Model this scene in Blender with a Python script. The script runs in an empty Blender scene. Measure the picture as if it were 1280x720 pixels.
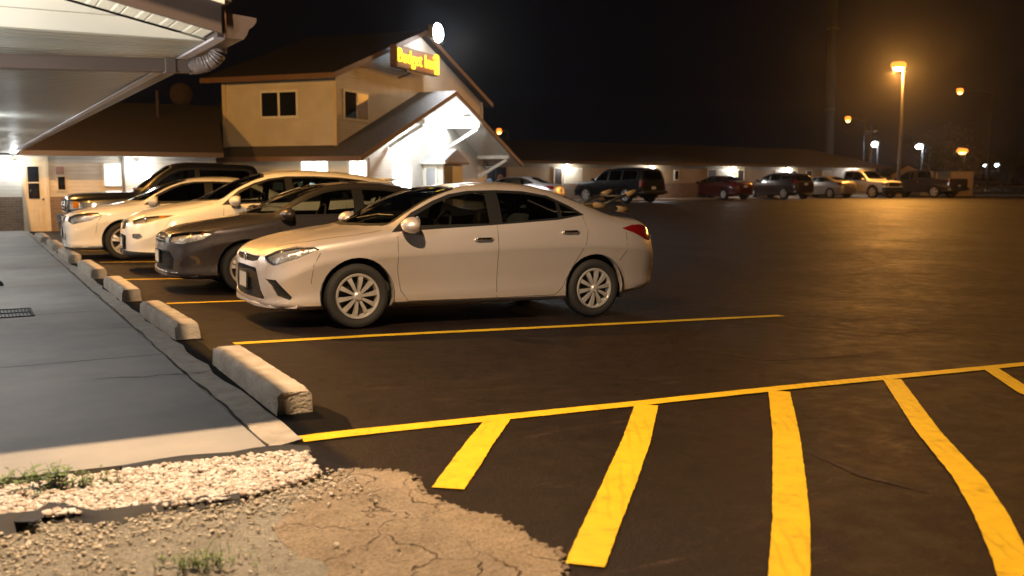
import bpy, bmesh, math, random
import numpy as np
from mathutils import Vector, Matrix
from mathutils.bvhtree import BVHTree

random.seed(7); rng = np.random.default_rng(7)
sc = bpy.context.scene
col = sc.collection
R = math.radians

# ------------------------------------------------------------------ camera frame (used to measure where things stand)
FPX = 1200.0; PITCH = R(6.38); YAW = R(29.71); CAMH = 1.37
CF = np.array([math.sin(YAW)*math.cos(PITCH), math.cos(YAW)*math.cos(PITCH), -math.sin(PITCH)])
CR = np.array([math.cos(YAW), -math.sin(YAW), 0.0]); CU = np.cross(CR, CF); CC = np.array([0, 0, CAMH])

def sstep(a, b, x):
    t = np.clip((x-a)/(b-a), 0, 1); return t*t*(3-2*t)

def g(x, y):
    """height of the lot: falls gently away from the walkway, rises again to the far wing"""
    z = np.where(x > 1.7, -.0226*(np.minimum(x, 11)-1.7), 0.0)
    return z + .47*sstep(18, 40, y)*sstep(10, 26, x)

def ray(u, v): return CF*FPX + CR*(u-640) + CU*(360-v)
def gp(u, v, z0=0.0):
    d = ray(u, v); d = d/np.linalg.norm(d); t = 0.5
    while t < 300:
        p = CC+d*t
        if p[2] < g(p[0], p[1])+z0:
            lo, hi = t-.25, t
            for _ in range(30):
                m = (lo+hi)/2; p = CC+d*m
                if p[2] < g(p[0], p[1])+z0: hi = m
                else: lo = m
            return Vector(CC+d*hi)
        t += .25
    return Vector(CC+d*300)
def atz(u, v, z): d = ray(u, v); return Vector(CC+d*((z-CAMH)/d[2]))
def aty(u, v, y): d = ray(u, v); return Vector(CC+d*(y/d[1]))
def atd(u, v, D):
    d = ray(u, v); h = CF[:2]/np.linalg.norm(CF[:2]); return Vector(CC+d*(D/(d[:2]@h)))

# ------------------------------------------------------------------ materials
MATS = {}
def nodes_of(name):
    m = bpy.data.materials.new(name); m.use_nodes = True
    nt = m.node_tree; nt.nodes.clear()
    return m, nt, nt.nodes, nt.links
def ramp(N, stops):
    r = N.new('ShaderNodeValToRGB'); e = r.color_ramp.elements
    while len(e) < len(stops): e.new(.5)
    for el, (p, c) in zip(e, stops):
        el.position = p; el.color = (*c, 1) if len(c) == 3 else c
    return r
def pm(name, col1, rough=.6, metal=0.0, col2=None, scale=3.0, detail=6, bump=0.0, bscale=60, bdist=.01, coat=0.0, rough2=None, spec=.5, sx=(1,1,1)):
    """principled, colour broken up by noise, optional fine bump"""
    if name in MATS: return MATS[name]
    m, nt, N, L = nodes_of(name)
    out = N.new('ShaderNodeOutputMaterial'); b = N.new('ShaderNodeBsdfPrincipled')
    L.new(b.outputs[0], out.inputs[0])
    tc = N.new('ShaderNodeTexCoord'); mp = N.new('ShaderNodeMapping'); mp.inputs['Scale'].default_value = sx
    L.new(tc.outputs['Object'], mp.inputs[0])
    n = N.new('ShaderNodeTexNoise'); n.inputs['Scale'].default_value = scale; n.inputs['Detail'].default_value = detail
    n.inputs['Roughness'].default_value = .65
    L.new(mp.outputs[0], n.inputs[0])
    c2 = col2 if col2 else tuple(x*.82 for x in col1)
    r = ramp(N, [(.3, c2), (.7, col1)]); L.new(n.outputs[0], r.inputs[0]); L.new(r.outputs[0], b.inputs['Base Color'])
    b.inputs['Roughness'].default_value = rough; b.inputs['Metallic'].default_value = metal
    b.inputs['Coat Weight'].default_value = coat; b.inputs['Coat Roughness'].default_value = .04
    b.inputs['Specular IOR Level'].default_value = spec
    if rough2 is not None:
        mr = N.new('ShaderNodeMapRange'); mr.inputs[1].default_value = .3; mr.inputs[2].default_value = .7
        mr.inputs[3].default_value = rough; mr.inputs[4].default_value = rough2
        L.new(n.outputs[0], mr.inputs[0]); L.new(mr.outputs[0], b.inputs['Roughness'])
    if bump:
        n2 = N.new('ShaderNodeTexNoise'); n2.inputs['Scale'].default_value = bscale; n2.inputs['Detail'].default_value = 5
        L.new(mp.outputs[0], n2.inputs[0])
        bp = N.new('ShaderNodeBump'); bp.inputs['Strength'].default_value = bump; bp.inputs['Distance'].default_value = bdist
        L.new(n2.outputs[0], bp.inputs['Height']); L.new(bp.outputs[0], b.inputs['Normal'])
    MATS[name] = m; return m
def stonemat(name, c1, c2, c3):
    m, nt, N, L = nodes_of(name)
    out = N.new('ShaderNodeOutputMaterial'); b = N.new('ShaderNodeBsdfPrincipled'); L.new(b.outputs[0], out.inputs[0])
    ge = N.new('ShaderNodeNewGeometry'); r = ramp(N, [(0, c1), (.45, c2), (1, c3)]); L.new(ge.outputs['Random Per Island'], r.inputs[0])
    tc = N.new('ShaderNodeTexCoord'); n = N.new('ShaderNodeTexNoise'); n.inputs['Scale'].default_value = 60; L.new(tc.outputs['Object'], n.inputs[0])
    r2 = ramp(N, [(.3, (.72,.70,.68)), (.65, (1,1,1))]); L.new(n.outputs[0], r2.inputs[0])
    mx = N.new('ShaderNodeMix'); mx.data_type = 'RGBA'; mx.blend_type = 'MULTIPLY'; mx.inputs[0].default_value = 1
    L.new(r.outputs[0], mx.inputs[6]); L.new(r2.outputs[0], mx.inputs[7]); L.new(mx.outputs[2], b.inputs['Base Color']); b.inputs['Roughness'].default_value = .75
    bp = N.new('ShaderNodeBump'); bp.inputs['Strength'].default_value = .5; bp.inputs['Distance'].default_value = .004; L.new(n.outputs[0], bp.inputs['Height']); L.new(bp.outputs[0], b.inputs['Normal'])
    return m
def emis(name, colr, strength):
    m, nt, N, L = nodes_of(name)
    out = N.new('ShaderNodeOutputMaterial'); e = N.new('ShaderNodeEmission')
    e.inputs[0].default_value = (*colr, 1); e.inputs[1].default_value = strength
    L.new(e.outputs[0], out.inputs[0]); return m
def glassmat(name, tint=(.55,.6,.6), refl=1.0):
    m, nt, N, L = nodes_of(name)
    out = N.new('ShaderNodeOutputMaterial'); t = N.new('ShaderNodeBsdfTransparent'); gl = N.new('ShaderNodeBsdfGlossy')
    t.inputs[0].default_value = (*tint, 1); gl.inputs['Roughness'].default_value = .03
    f = N.new('ShaderNodeFresnel'); f.inputs[0].default_value = 1.5
    mul = N.new('ShaderNodeMath'); mul.operation = 'MULTIPLY'; mul.inputs[1].default_value = refl; mul.use_clamp = True
    mx = N.new('ShaderNodeMixShader'); L.new(f.outputs[0], mul.inputs[0]); L.new(mul.outputs[0], mx.inputs[0])
    L.new(t.outputs[0], mx.inputs[1]); L.new(gl.outputs[0], mx.inputs[2]); L.new(mx.outputs[0], out.inputs[0]); return m
def striped(name, colr, period, axis=2, rough=.55, depth=.012, dark=None, profile='lap', col2=None, metal=0.0, spec=.4):
    """horizontal lap siding / ribbed soffit / shingle courses: a saw or groove bump along one axis, real relief from the bump"""
    m, nt, N, L = nodes_of(name)
    out = N.new('ShaderNodeOutputMaterial'); b = N.new('ShaderNodeBsdfPrincipled'); L.new(b.outputs[0], out.inputs[0])
    tc = N.new('ShaderNodeTexCoord'); sp = N.new('ShaderNodeSeparateXYZ'); L.new(tc.outputs['Object'], sp.inputs[0])
    dv = N.new('ShaderNodeMath'); dv.operation = 'DIVIDE'; dv.inputs[1].default_value = period; L.new(sp.outputs[axis], dv.inputs[0])
    fr = N.new('ShaderNodeMath'); fr.operation = 'FRACT'; L.new(dv.outputs[0], fr.inputs[0])
    if profile == 'lap': cr = ramp(N, [(0, (1,1,1)), (.88, (.15,.15,.15)), (.95, (0,0,0)), (1, (1,1,1))])
    else: cr = ramp(N, [(0, (0,0,0)), (.08, (0,0,0)), (.18, (1,1,1)), (.45, (1,1,1)), (.5, (.55,.55,.55)), (.56, (1,1,1)), (.92, (1,1,1))])
    L.new(fr.outputs[0], cr.inputs[0])
    bp = N.new('ShaderNodeBump'); bp.inputs['Strength'].default_value = 1; bp.inputs['Distance'].default_value = depth
    L.new(cr.outputs[0], bp.inputs['Height']); L.new(bp.outputs[0], b.inputs['Normal'])
    n = N.new('ShaderNodeTexNoise'); n.inputs['Scale'].default_value = 1.3; n.inputs['Detail'].default_value = 8; L.new(tc.outputs['Object'], n.inputs[0])
    r = ramp(N, [(.3, col2 if col2 else tuple(x*.8 for x in colr)), (.7, colr)]); L.new(n.outputs[0], r.inputs[0])
    L.new(r.outputs[0], b.inputs['Base Color'])
    b.inputs['Roughness'].default_value = rough; b.inputs['Metallic'].default_value = metal; b.inputs['Specular IOR Level'].default_value = spec
    return m
def brickmat(name, c1, c2, mort, scale=4.0, turn=False):
    m, nt, N, L = nodes_of(name)
    out = N.new('ShaderNodeOutputMaterial'); b = N.new('ShaderNodeBsdfPrincipled'); L.new(b.outputs[0], out.inputs[0])
    tc = N.new('ShaderNodeTexCoord'); sp = N.new('ShaderNodeSeparateXYZ'); L.new(tc.outputs['Object'], sp.inputs[0])
    ad = N.new('ShaderNodeMath'); ad.operation = 'ADD'; L.new(sp.outputs[0], ad.inputs[0]); L.new(sp.outputs[1], ad.inputs[1])
    cb = N.new('ShaderNodeCombineXYZ'); L.new(ad.outputs[0], cb.inputs[0]); L.new(sp.outputs[2], cb.inputs[1])
    br = N.new('ShaderNodeTexBrick'); L.new(cb.outputs[0], br.inputs[0]); br.inputs['Scale'].default_value = scale
    br.inputs['Color1'].default_value = (*c1, 1); br.inputs['Color2'].default_value = (*c2, 1); br.inputs['Mortar'].default_value = (*mort, 1)
    br.inputs['Mortar Size'].default_value = .018; br.inputs['Brick Width'].default_value = .8; br.inputs['Row Height'].default_value = .28
    L.new(br.outputs[0], b.inputs['Base Color']); b.inputs['Roughness'].default_value = .85
    bp = N.new('ShaderNodeBump'); bp.inputs['Strength'].default_value = .8; bp.inputs['Distance'].default_value = .01; bp.invert = True
    L.new(br.outputs[1], bp.inputs['Height']); L.new(bp.outputs[0], b.inputs['Normal'])
    return m

def asphalt_mat():
    m, nt, N, L = nodes_of('sealed_asphalt')
    out = N.new('ShaderNodeOutputMaterial'); b = N.new('ShaderNodeBsdfPrincipled'); L.new(b.outputs[0], out.inputs[0])
    tc = N.new('ShaderNodeTexCoord')
    def noise(s, d=6, r=.6, dist=0.0, sx=(1,1,1)):
        mp = N.new('ShaderNodeMapping'); mp.inputs['Scale'].default_value = sx; L.new(tc.outputs['Object'], mp.inputs[0])
        n = N.new('ShaderNodeTexNoise'); n.inputs['Scale'].default_value = s; n.inputs['Detail'].default_value = d
        n.inputs['Roughness'].default_value = r; n.inputs['Distortion'].default_value = dist; L.new(mp.outputs[0], n.inputs[0]); return n
    a = noise(.35, 5, .6, 1.5); bb = noise(5, 8, .7); st = noise(.8, 4, .55, 2.2, (.25, 1.6, 1)); fine = noise(140, 3)
    r1 = ramp(N, [(.25, (.0076,.0045,.0038)), (.75, (.0152,.0090,.0076))]); L.new(a.outputs[0], r1.inputs[0])
    r2 = ramp(N, [(.35, (.6,.6,.6)), (.75, (1.35,1.3,1.25))]); L.new(bb.outputs[0], r2.inputs[0])
    mx = N.new('ShaderNodeMix'); mx.data_type = 'RGBA'; mx.blend_type = 'MULTIPLY'; mx.inputs[0].default_value = 1
    L.new(r1.outputs[0], mx.inputs[6]); L.new(r2.outputs[0], mx.inputs[7])
    # scuffs left by tyres and the sealer squeegee: thin curved pale streaks
    r3 = ramp(N, [(.488, (0,0,0)), (.5, (1,1,1)), (.512, (0,0,0))]); L.new(st.outputs[0], r3.inputs[0])
    brk = noise(2.1, 5, .7); r4 = ramp(N, [(.5, (0,0,0)), (.7, (.5,.5,.5))]); L.new(brk.outputs[0], r4.inputs[0])
    mm = N.new('ShaderNodeMath'); mm.operation = 'MULTIPLY'; L.new(r3.outputs[0], mm.inputs[0]); L.new(r4.outputs[0], mm.inputs[1])
    mx2 = N.new('ShaderNodeMix'); mx2.data_type = 'RGBA'; L.new(mm.outputs[0], mx2.inputs[0]); L.new(mx.outputs[2], mx2.inputs[6]); mx2.inputs[7].default_value = (.075,.050,.038,1)
    gr_ = noise(95, 3, .7); r6 = ramp(N, [(.36, (.35,.35,.35)), (.52, (.9,.9,.9)), (.68, (3.2,3.0,2.9))]); L.new(gr_.outputs[0], r6.inputs[0])
    mx3 = N.new('ShaderNodeMix'); mx3.data_type = 'RGBA'; mx3.blend_type = 'MULTIPLY'; mx3.inputs[0].default_value = 1; L.new(mx2.outputs[2], mx3.inputs[6]); L.new(r6.outputs[0], mx3.inputs[7])
    L.new(mx3.outputs[2], b.inputs['Base Color'])
    mr = N.new('ShaderNodeMapRange'); mr.inputs[1].default_value = .3; mr.inputs[2].default_value = .7; mr.inputs[3].default_value = .50; mr.inputs[4].default_value = .70
    L.new(bb.outputs[0], mr.inputs[0])
    mr2 = N.new('ShaderNodeMath'); mr2.operation = 'MULTIPLY_ADD'; mr2.inputs[1].default_value = .35; mr2.inputs[2].default_value = -.17; L.new(a.outputs[0], mr2.inputs[0])
    ad = N.new('ShaderNodeMath'); ad.operation = 'ADD'; L.new(mr.outputs[0], ad.inputs[0]); L.new(mr2.outputs[0], ad.inputs[1]); L.new(ad.outputs[0], b.inputs['Roughness'])
    b.inputs['Specular IOR Level'].default_value = .17
    bp = N.new('ShaderNodeBump'); bp.inputs['Strength'].default_value = 1.0; bp.inputs['Distance'].default_value = .006; L.new(fine.outputs[0], bp.inputs['Height'])
    und = noise(1.1, 3, .5, .6); bp2 = N.new('ShaderNodeBump'); bp2.inputs['Strength'].default_value = .35; bp2.inputs['Distance'].default_value = .05
    L.new(und.outputs[0], bp2.inputs['Height']); L.new(bp2.outputs[0], bp.inputs['Normal']); L.new(bp.outputs[0], b.inputs['Normal'])
    return m

def paint_line_mat():
    m, nt, N, L = nodes_of('yellow_line_paint')
    out = N.new('ShaderNodeOutputMaterial'); b = N.new('ShaderNodeBsdfPrincipled'); L.new(b.outputs[0], out.inputs[0])
    tc = N.new('ShaderNodeTexCoord'); n = N.new('ShaderNodeTexNoise'); n.inputs['Scale'].default_value = 9; n.inputs['Detail'].default_value = 8; n.inputs['Roughness'].default_value = .7
    L.new(tc.outputs['Object'], n.inputs[0])
    r = ramp(N, [(.30, (.44,.26,.006)), (.42, (.66,.42,.008)), (.7, (.78,.51,.010))]); L.new(n.outputs[0], r.inputs[0])
    w = N.new('ShaderNodeTexWave'); w.inputs['Scale'].default_value = 5; w.inputs['Distortion'].default_value = 3; w.inputs['Detail'].default_value = 3
    mp = N.new('ShaderNodeMapping'); mp.inputs['Rotation'].default_value = (0, 0, .6); L.new(tc.outputs['Object'], mp.inputs[0]); L.new(mp.outputs[0], w.inputs[0])
    n3 = N.new('ShaderNodeTexNoise'); n3.inputs['Scale'].default_value = 1.3; L.new(tc.outputs['Object'], n3.inputs[0])
    r3 = ramp(N, [(.52, (0,0,0)), (.62, (1,1,1))]); L.new(n3.outputs[0], r3.inputs[0])
    r5 = ramp(N, [(.66, (0,0,0)), (.95, (.34,.34,.34))]); L.new(w.outputs[0], r5.inputs[0])
    mm = N.new('ShaderNodeMath'); mm.operation = 'MULTIPLY'; L.new(r3.outputs[0], mm.inputs[0]); L.new(r5.outputs[0], mm.inputs[1])
    mx = N.new('ShaderNodeMix'); mx.data_type = 'RGBA'; L.new(mm.outputs[0], mx.inputs[0]); L.new(r.outputs[0], mx.inputs[6]); mx.inputs[7].default_value = (.36,.22,.006,1)
    L.new(mx.outputs[2], b.inputs['Base Color']); b.inputs['Roughness'].default_value = .6
    n2 = N.new('ShaderNodeTexNoise'); n2.inputs['Scale'].default_value = 110; L.new(tc.outputs['Object'], n2.inputs[0])
    bp = N.new('ShaderNodeBump'); bp.inputs['Strength'].default_value = .3; bp.inputs['Distance'].default_value = .004; L.new(n2.outputs[0], bp.inputs['Height']); L.new(bp.outputs[0], b.inputs['Normal'])
    return m

def cracked_mat(name, c1, c2, crack, cscale, dist=.02, bump=.7, cw=.018):
    """old broken slab / dirt: mottled colour, Voronoi cracks with uneven width, coarse grit bump"""
    m, nt, N, L = nodes_of(name)
    out = N.new('ShaderNodeOutputMaterial'); b = N.new('ShaderNodeBsdfPrincipled'); L.new(b.outputs[0], out.inputs[0])
    tc = N.new('ShaderNodeTexCoord')
    n = N.new('ShaderNodeTexNoise'); n.inputs['Scale'].default_value = 3.5; n.inputs['Detail'].default_value = 9; n.inputs['Roughness'].default_value = .72; L.new(tc.outputs['Object'], n.inputs[0])
    r = ramp(N, [(.3, c2), (.68, c1)]); L.new(n.outputs[0], r.inputs[0])
    wn = N.new('ShaderNodeTexNoise'); wn.inputs['Scale'].default_value = 4; wn.inputs['Detail'].default_value = 4; L.new(tc.outputs['Object'], wn.inputs[0])
    vm = N.new('ShaderNodeVectorMath'); vm.operation = 'MULTIPLY_ADD'; vm.inputs[1].default_value = (.35,.35,.35); L.new(wn.outputs['Color'], vm.inputs[0]); L.new(tc.outputs['Object'], vm.inputs[2])
    gn = N.new('ShaderNodeTexNoise'); gn.inputs['Scale'].default_value = 70; gn.inputs['Detail'].default_value = 6; gn.inputs['Roughness'].default_value = .8; L.new(tc.outputs['Object'], gn.inputs[0])
    g2 = ramp(N, [(.34, (.55,.52,.48)), (.5, (.95,.95,.95)), (.68, (1.3,1.28,1.25))]); L.new(gn.outputs[0], g2.inputs[0])
    gm = N.new('ShaderNodeMix'); gm.data_type = 'RGBA'; gm.blend_type = 'MULTIPLY'; gm.inputs[0].default_value = 1; L.new(r.outputs[0], gm.inputs[6]); L.new(g2.outputs[0], gm.inputs[7])
    v = N.new('ShaderNodeTexVoronoi'); v.feature = 'DISTANCE_TO_EDGE'; v.inputs['Scale'].default_value = cscale; L.new(vm.outputs[0], v.inputs[0])
    gate = N.new('ShaderNodeTexNoise'); gate.inputs['Scale'].default_value = 1.7; L.new(tc.outputs['Object'], gate.inputs[0])
    gr = ramp(N, [(.42, (0,0,0)), (.6, (1,1,1))]); L.new(gate.outputs[0], gr.inputs[0])
    cr = ramp(N, [(0, (1,1,1)), (cw, (0,0,0))]); L.new(v.outputs[0], cr.inputs[0])
    mm = N.new('ShaderNodeMath'); mm.operation = 'MULTIPLY'; L.new(cr.outputs[0], mm.inputs[0]); L.new(gr.outputs[0], mm.inputs[1])
    mx = N.new('ShaderNodeMix'); mx.data_type = 'RGBA'; L.new(mm.outputs[0], mx.inputs[0]); L.new(gm.outputs[2], mx.inputs[6]); mx.inputs[7].default_value = (*crack, 1)
    L.new(mx.outputs[2], b.inputs['Base Color']); b.inputs['Roughness'].default_value = .9; b.inputs['Specular IOR Level'].default_value = .25
    n2 = N.new('ShaderNodeTexNoise'); n2.inputs['Scale'].default_value = 45; n2.inputs['Detail'].default_value = 8; n2.inputs['Roughness'].default_value = .75; L.new(tc.outputs['Object'], n2.inputs[0])
    sb = N.new('ShaderNodeMath'); sb.operation = 'SUBTRACT'; L.new(n2.outputs[0], sb.inputs[0]); L.new(mm.outputs[0], sb.inputs[1])
    bp = N.new('ShaderNodeBump'); bp.inputs['Strength'].default_value = bump; bp.inputs['Distance'].default_value = dist; L.new(sb.outputs[0], bp.inputs['Height']); L.new(bp.outputs[0], b.inputs['Normal'])
    return m

M = dict(
 asphalt=asphalt_mat(), line=paint_line_mat(),
 walk=pm('walkway_concrete', (.35,.325,.295), .75, col2=(.23,.226,.22), scale=1.1, detail=9, bump=.35, bscale=160, bdist=.003),
 strip=pm('kerb_strip_concrete', (.42,.38,.33), .85, col2=(.27,.24,.20), scale=7, detail=9, bump=.6, bscale=60, bdist=.008),
 crack=pm('crack_dark', (.035,.03,.027), .95),
 stop=pm('wheel_stop_concrete', (.47,.42,.36), .9, col2=(.30,.26,.20), scale=6, detail=12, bump=1.0, bscale=48, bdist=.014),
 slab=cracked_mat('old_broken_slab', (.66,.54,.41), (.43,.345,.25), (.19,.14,.095), 2.6, dist=.045, bump=1.0, cw=.013),
 dirt=cracked_mat('dry_dirt', (.48,.465,.42), (.31,.295,.26), (.15,.11,.07), 5, dist=.03, bump=1.0, cw=.004),
 gravel=pm('pale_gravel', (.70,.60,.50), .75, col2=(.42,.34,.27), scale=14, detail=3, bump=.3, bscale=90),
 stone=stonemat('gravel_stone', (.74,.75,.76), (.66,.61,.58), (.46,.38,.32)), pebble_old=pm('small_pebbles', (.46,.40,.31), .85, col2=(.22,.18,.13), scale=20, detail=3),
 pebble=stonemat('pebble_stone', (.68,.64,.58), (.52,.47,.39), (.36,.31,.24)), fabric=pm('black_weed_fabric', (.016,.016,.018), .7, bump=.5, bscale=300, bdist=.003),
 weed=pm('weed_leaf', (.17,.24,.07), .6, col2=(.09,.14,.04), scale=18),
 earth=pm('dark_ground', (.035,.035,.022), .95, col2=(.02,.022,.014), scale=.4),
 siding=striped('cream_lap_siding', (.66,.60,.51), .11, 2, .55, .010),
 siding_white=striped('white_lap_siding', (.78,.76,.70), .11, 2, .5, .010),
 soffit=striped('white_ribbed_soffit', (.70,.68,.60), .20, 1, .38, .016, profile='rib', col2=(.58,.56,.49)),
 siding_tan=striped('tan_lap_siding', (.40,.30,.18), .11, 2, .6, .010), dish=pm('dull_dish', (.04,.025,.022), .8), wainscot=brickmat('brown_brick', (.24,.16,.10), (.17,.11,.07), (.28,.23,.18)),
 shingle=pm('brown_shingles', (.030,.019,.014), .9, col2=(.016,.010,.008), scale=9, detail=8, bump=.9, bscale=22, bdist=.02, sx=(1,1,1)),
 shingle_grey=pm('grey_brown_shingles', (.13,.115,.105), .9, col2=(.07,.06,.055), scale=11, detail=8, bump=.9, bscale=22, bdist=.02),
 brown=pm('brown_aluminium', (.10,.075,.068), .45, col2=(.085,.064,.058), scale=2),
 fascia=pm('brown_fascia', (.16,.085,.05), .6),
 white=pm('white_trim_paint', (.78,.76,.70), .5, col2=(.68,.66,.6), scale=4),
 cream=pm('cream_trim_paint', (.68,.56,.38), .55),
 dark_glass=pm('dark_window_glass', (.012,.013,.015), .06, spec=.6),
 doorpaint=pm('cream_door_paint', (.62,.50,.32), .5, col2=(.55,.44,.28)),
 dark_door=pm('dark_brown_door', (.035,.026,.022), .5),
 black=pm('black_plastic', (.014,.014,.014), .5),
 grille=pm('black_grille', (.007,.007,.007), .7, spec=.2, bump=1.0, bscale=60, bdist=.02, sx=(.1,.1,3)),
 rubber=pm('tyre_rubber', (.022,.021,.020), .8, bump=.4, bscale=90, bdist=.004),
 rim=pm('silver_wheel', (.80,.77,.73), .32, .6),
 rimdark=pm('wheel_shadow_metal', (.015,.015,.015), .7, .2),
 chrome=pm('chrome', (.8,.8,.8), .12, 1.0),
 seat=pm('dark_seat_cloth', (.06,.06,.065), .9, bump=.3, bscale=200),
 cabin=pm('cabin_plastic', (.03,.03,.032), .7),
 glass=glassmat('car_glass', (.50,.55,.55)),
 glass_dark=glassmat('tinted_car_glass', (.10,.10,.11)),
 lens=glassmat('clear_lens', (.9,.9,.9), 1.3),
 reflector=pm('headlight_reflector', (.80,.80,.79), .22, .5, col2=(.35,.35,.35), scale=14, bump=.6, bscale=25, bdist=.02),
 amber=pm('amber_lens', (.85,.30,.02), .15, spec=.8),
 redlens=pm('red_tail_lens', (.22,.006,.008), .12, spec=.8, coat=1),
 plate=pm('number_plate', (.62,.62,.60), .5),
 darkpole=pm('dark_pole', (.02,.018,.016), .8), galv=pm('grey_pole_metal', (.20,.18,.16), .5, .6),
 shed=striped('tan_metal_panel', (.42,.30,.17), .30, 0, .6, .015, profile='rib'),
 tree=pm('dark_leaf', (.035,.045,.018), .8),
 foam=pm('foam_pad', (.20,.13,.06), .8),
)
PAINT = {}
def carpaint(name, c, metal=.5, rough=.38):
    if name not in PAINT: PAINT[name] = pm('car_paint_'+name, c, rough, metal, col2=tuple(x*.97 for x in c), scale=2, coat=.9)
    return PAINT[name]

# ------------------------------------------------------------------ object helpers
def tag(o, label=None, cat=None, group=None, kind=None):
    if label: o['label'] = label
    if cat: o['category'] = cat
    if group: o['group'] = group
    if kind: o['kind'] = kind
    return o
def thing(name, label, cat, loc=(0,0,0), rz=0.0, group=None, ry=0.0):
    o = bpy.data.objects.new(name, None); col.objects.link(o); o.empty_display_size = .2
    o.location = loc; o.rotation_mode = 'XYZ'; o.rotation_euler = (0, ry, rz)
    return tag(o, label, cat, group)
def copy_tree(o, parent=None):
    c = o.copy(); col.objects.link(c)
    if parent is not None: c.parent = parent
    for ch in list(o.children): copy_tree(ch, c)
    return c
class MB:
    def __init__(s): s.v = []; s.f = []
    def add(s, vs, fs):
        b = len(s.v); s.v += [tuple(p) for p in vs]; s.f += [tuple(b+i for i in q) for q in fs]; return s
    def box(s, c, d, rz=0.0, ry=0.0, rx=0.0):
        m = Matrix.Rotation(rz, 3, 'Z') @ Matrix.Rotation(ry, 3, 'Y') @ Matrix.Rotation(rx, 3, 'X'); c = Vector(c)
        vs = [c + m @ Vector((x*d[0]/2, y*d[1]/2, z*d[2]/2)) for x in (-1,1) for y in (-1,1) for z in (-1,1)]
        return s.add(vs, [(0,1,3,2),(4,6,7,5),(0,4,5,1),(2,3,7,6),(0,2,6,4),(1,5,7,3)])
    def b2(s, lo, hi): return s.box([(a+b)/2 for a, b in zip(lo, hi)], [b-a for a, b in zip(lo, hi)])
    def beam(s, p, q, w, h, up=(0,0,1)):
        p, q = Vector(p), Vector(q); d = (q-p).normalized(); u = Vector(up); r = d.cross(u).normalized(); u = r.cross(d)
        vs = [e + r*(a*w/2) + u*(b*h/2) for e in (p, q) for a, b in ((-1,-1),(1,-1),(1,1),(-1,1))]
        return s.add(vs, [(3,2,1,0),(4,5,6,7),(0,1,5,4),(1,2,6,5),(2,3,7,6),(3,0,4,7)])
    def tube(s, pts, r, n=8, caps=True):
        pts = [Vector(p) for p in pts]; rs = r if isinstance(r, (list, tuple)) else [r]*len(pts); vs = []; fs = []
        for i, p in enumerate(pts):
            d = (pts[min(i+1, len(pts)-1)]-pts[max(i-1, 0)]).normalized()
            a = Vector((0,0,1)) if abs(d.z) < .95 else Vector((1,0,0))
            x = d.cross(a).normalized(); y = d.cross(x)
            for k in range(n):
                t = 2*math.pi*k/n; vs.append(p+(x*math.cos(t)+y*math.sin(t))*rs[i])
        for i in range(len(pts)-1):
            for k in range(n): fs.append((i*n+k, i*n+(k+1) % n, (i+1)*n+(k+1) % n, (i+1)*n+k))
        if caps: fs.append(tuple(range(n-1, -1, -1))); fs.append(tuple(range((len(pts)-1)*n, len(pts)*n)))
        return s.add(vs, fs)
    def lathe(s, prof, n=32, c=(0,0,0), axis='y'):
        """prof: list of (radius, along)"""
        vs = []; fs = []; c = Vector(c)
        for r, a in prof:
            for k in range(n):
                t = 2*math.pi*k/n; x, y = r*math.cos(t), r*math.sin(t)
                vs.append(c+(Vector((x, a, y)) if axis == 'y' else Vector((x, y, a)) if axis == 'z' else Vector((a, x, y))))
        for i in range(len(prof)-1):
            for k in range(n): fs.append((i*n+k, (i+1)*n+k, (i+1)*n+(k+1) % n, i*n+(k+1) % n))
        return s.add(vs, fs)
    def prism(s, poly, off):
        """closed polygon of 3D points extruded by off"""
        n = len(poly); off = Vector(off); vs = [Vector(p) for p in poly]; vs += [p+off for p in vs]
        return s.add(vs, [tuple(range(n-1,-1,-1)), tuple(range(n, 2*n))]+[(i, (i+1) % n, n+(i+1) % n, n+i) for i in range(n)])
    def build(s, name, mat, parent=None, smooth=False, bevel=0.0, fix=True, auto=None):
        me = bpy.data.meshes.new(name); me.from_pydata(s.v, [], s.f); me.update()
        if fix or bevel:
            bm = bmesh.new(); bm.from_mesh(me)
            if bevel: bmesh.ops.remove_doubles(bm, verts=bm.verts, dist=1e-5)
            bmesh.ops.recalc_face_normals(bm, faces=bm.faces)
            if bevel:
                ed = [e for e in bm.edges if len(e.link_faces) == 2 and e.calc_face_angle(0) > .5]
                bmesh.ops.bevel(bm, geom=ed, offset=bevel, segments=2, profile=.6, affect='EDGES', clamp_overlap=True)
            bm.to_mesh(me); bm.free()
        if smooth:
            for p in me.polygons: p.use_smooth = True
            if auto is not None: me.set_sharp_from_angle(angle=auto)
        me.materials.append(mat)
        o = bpy.data.objects.new(name, me); col.objects.link(o)
        if parent is not None: o.parent = parent
        return o
def struct(name, mb, mat, **k): return tag(mb.build(name, mat, **k), kind='structure')

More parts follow.
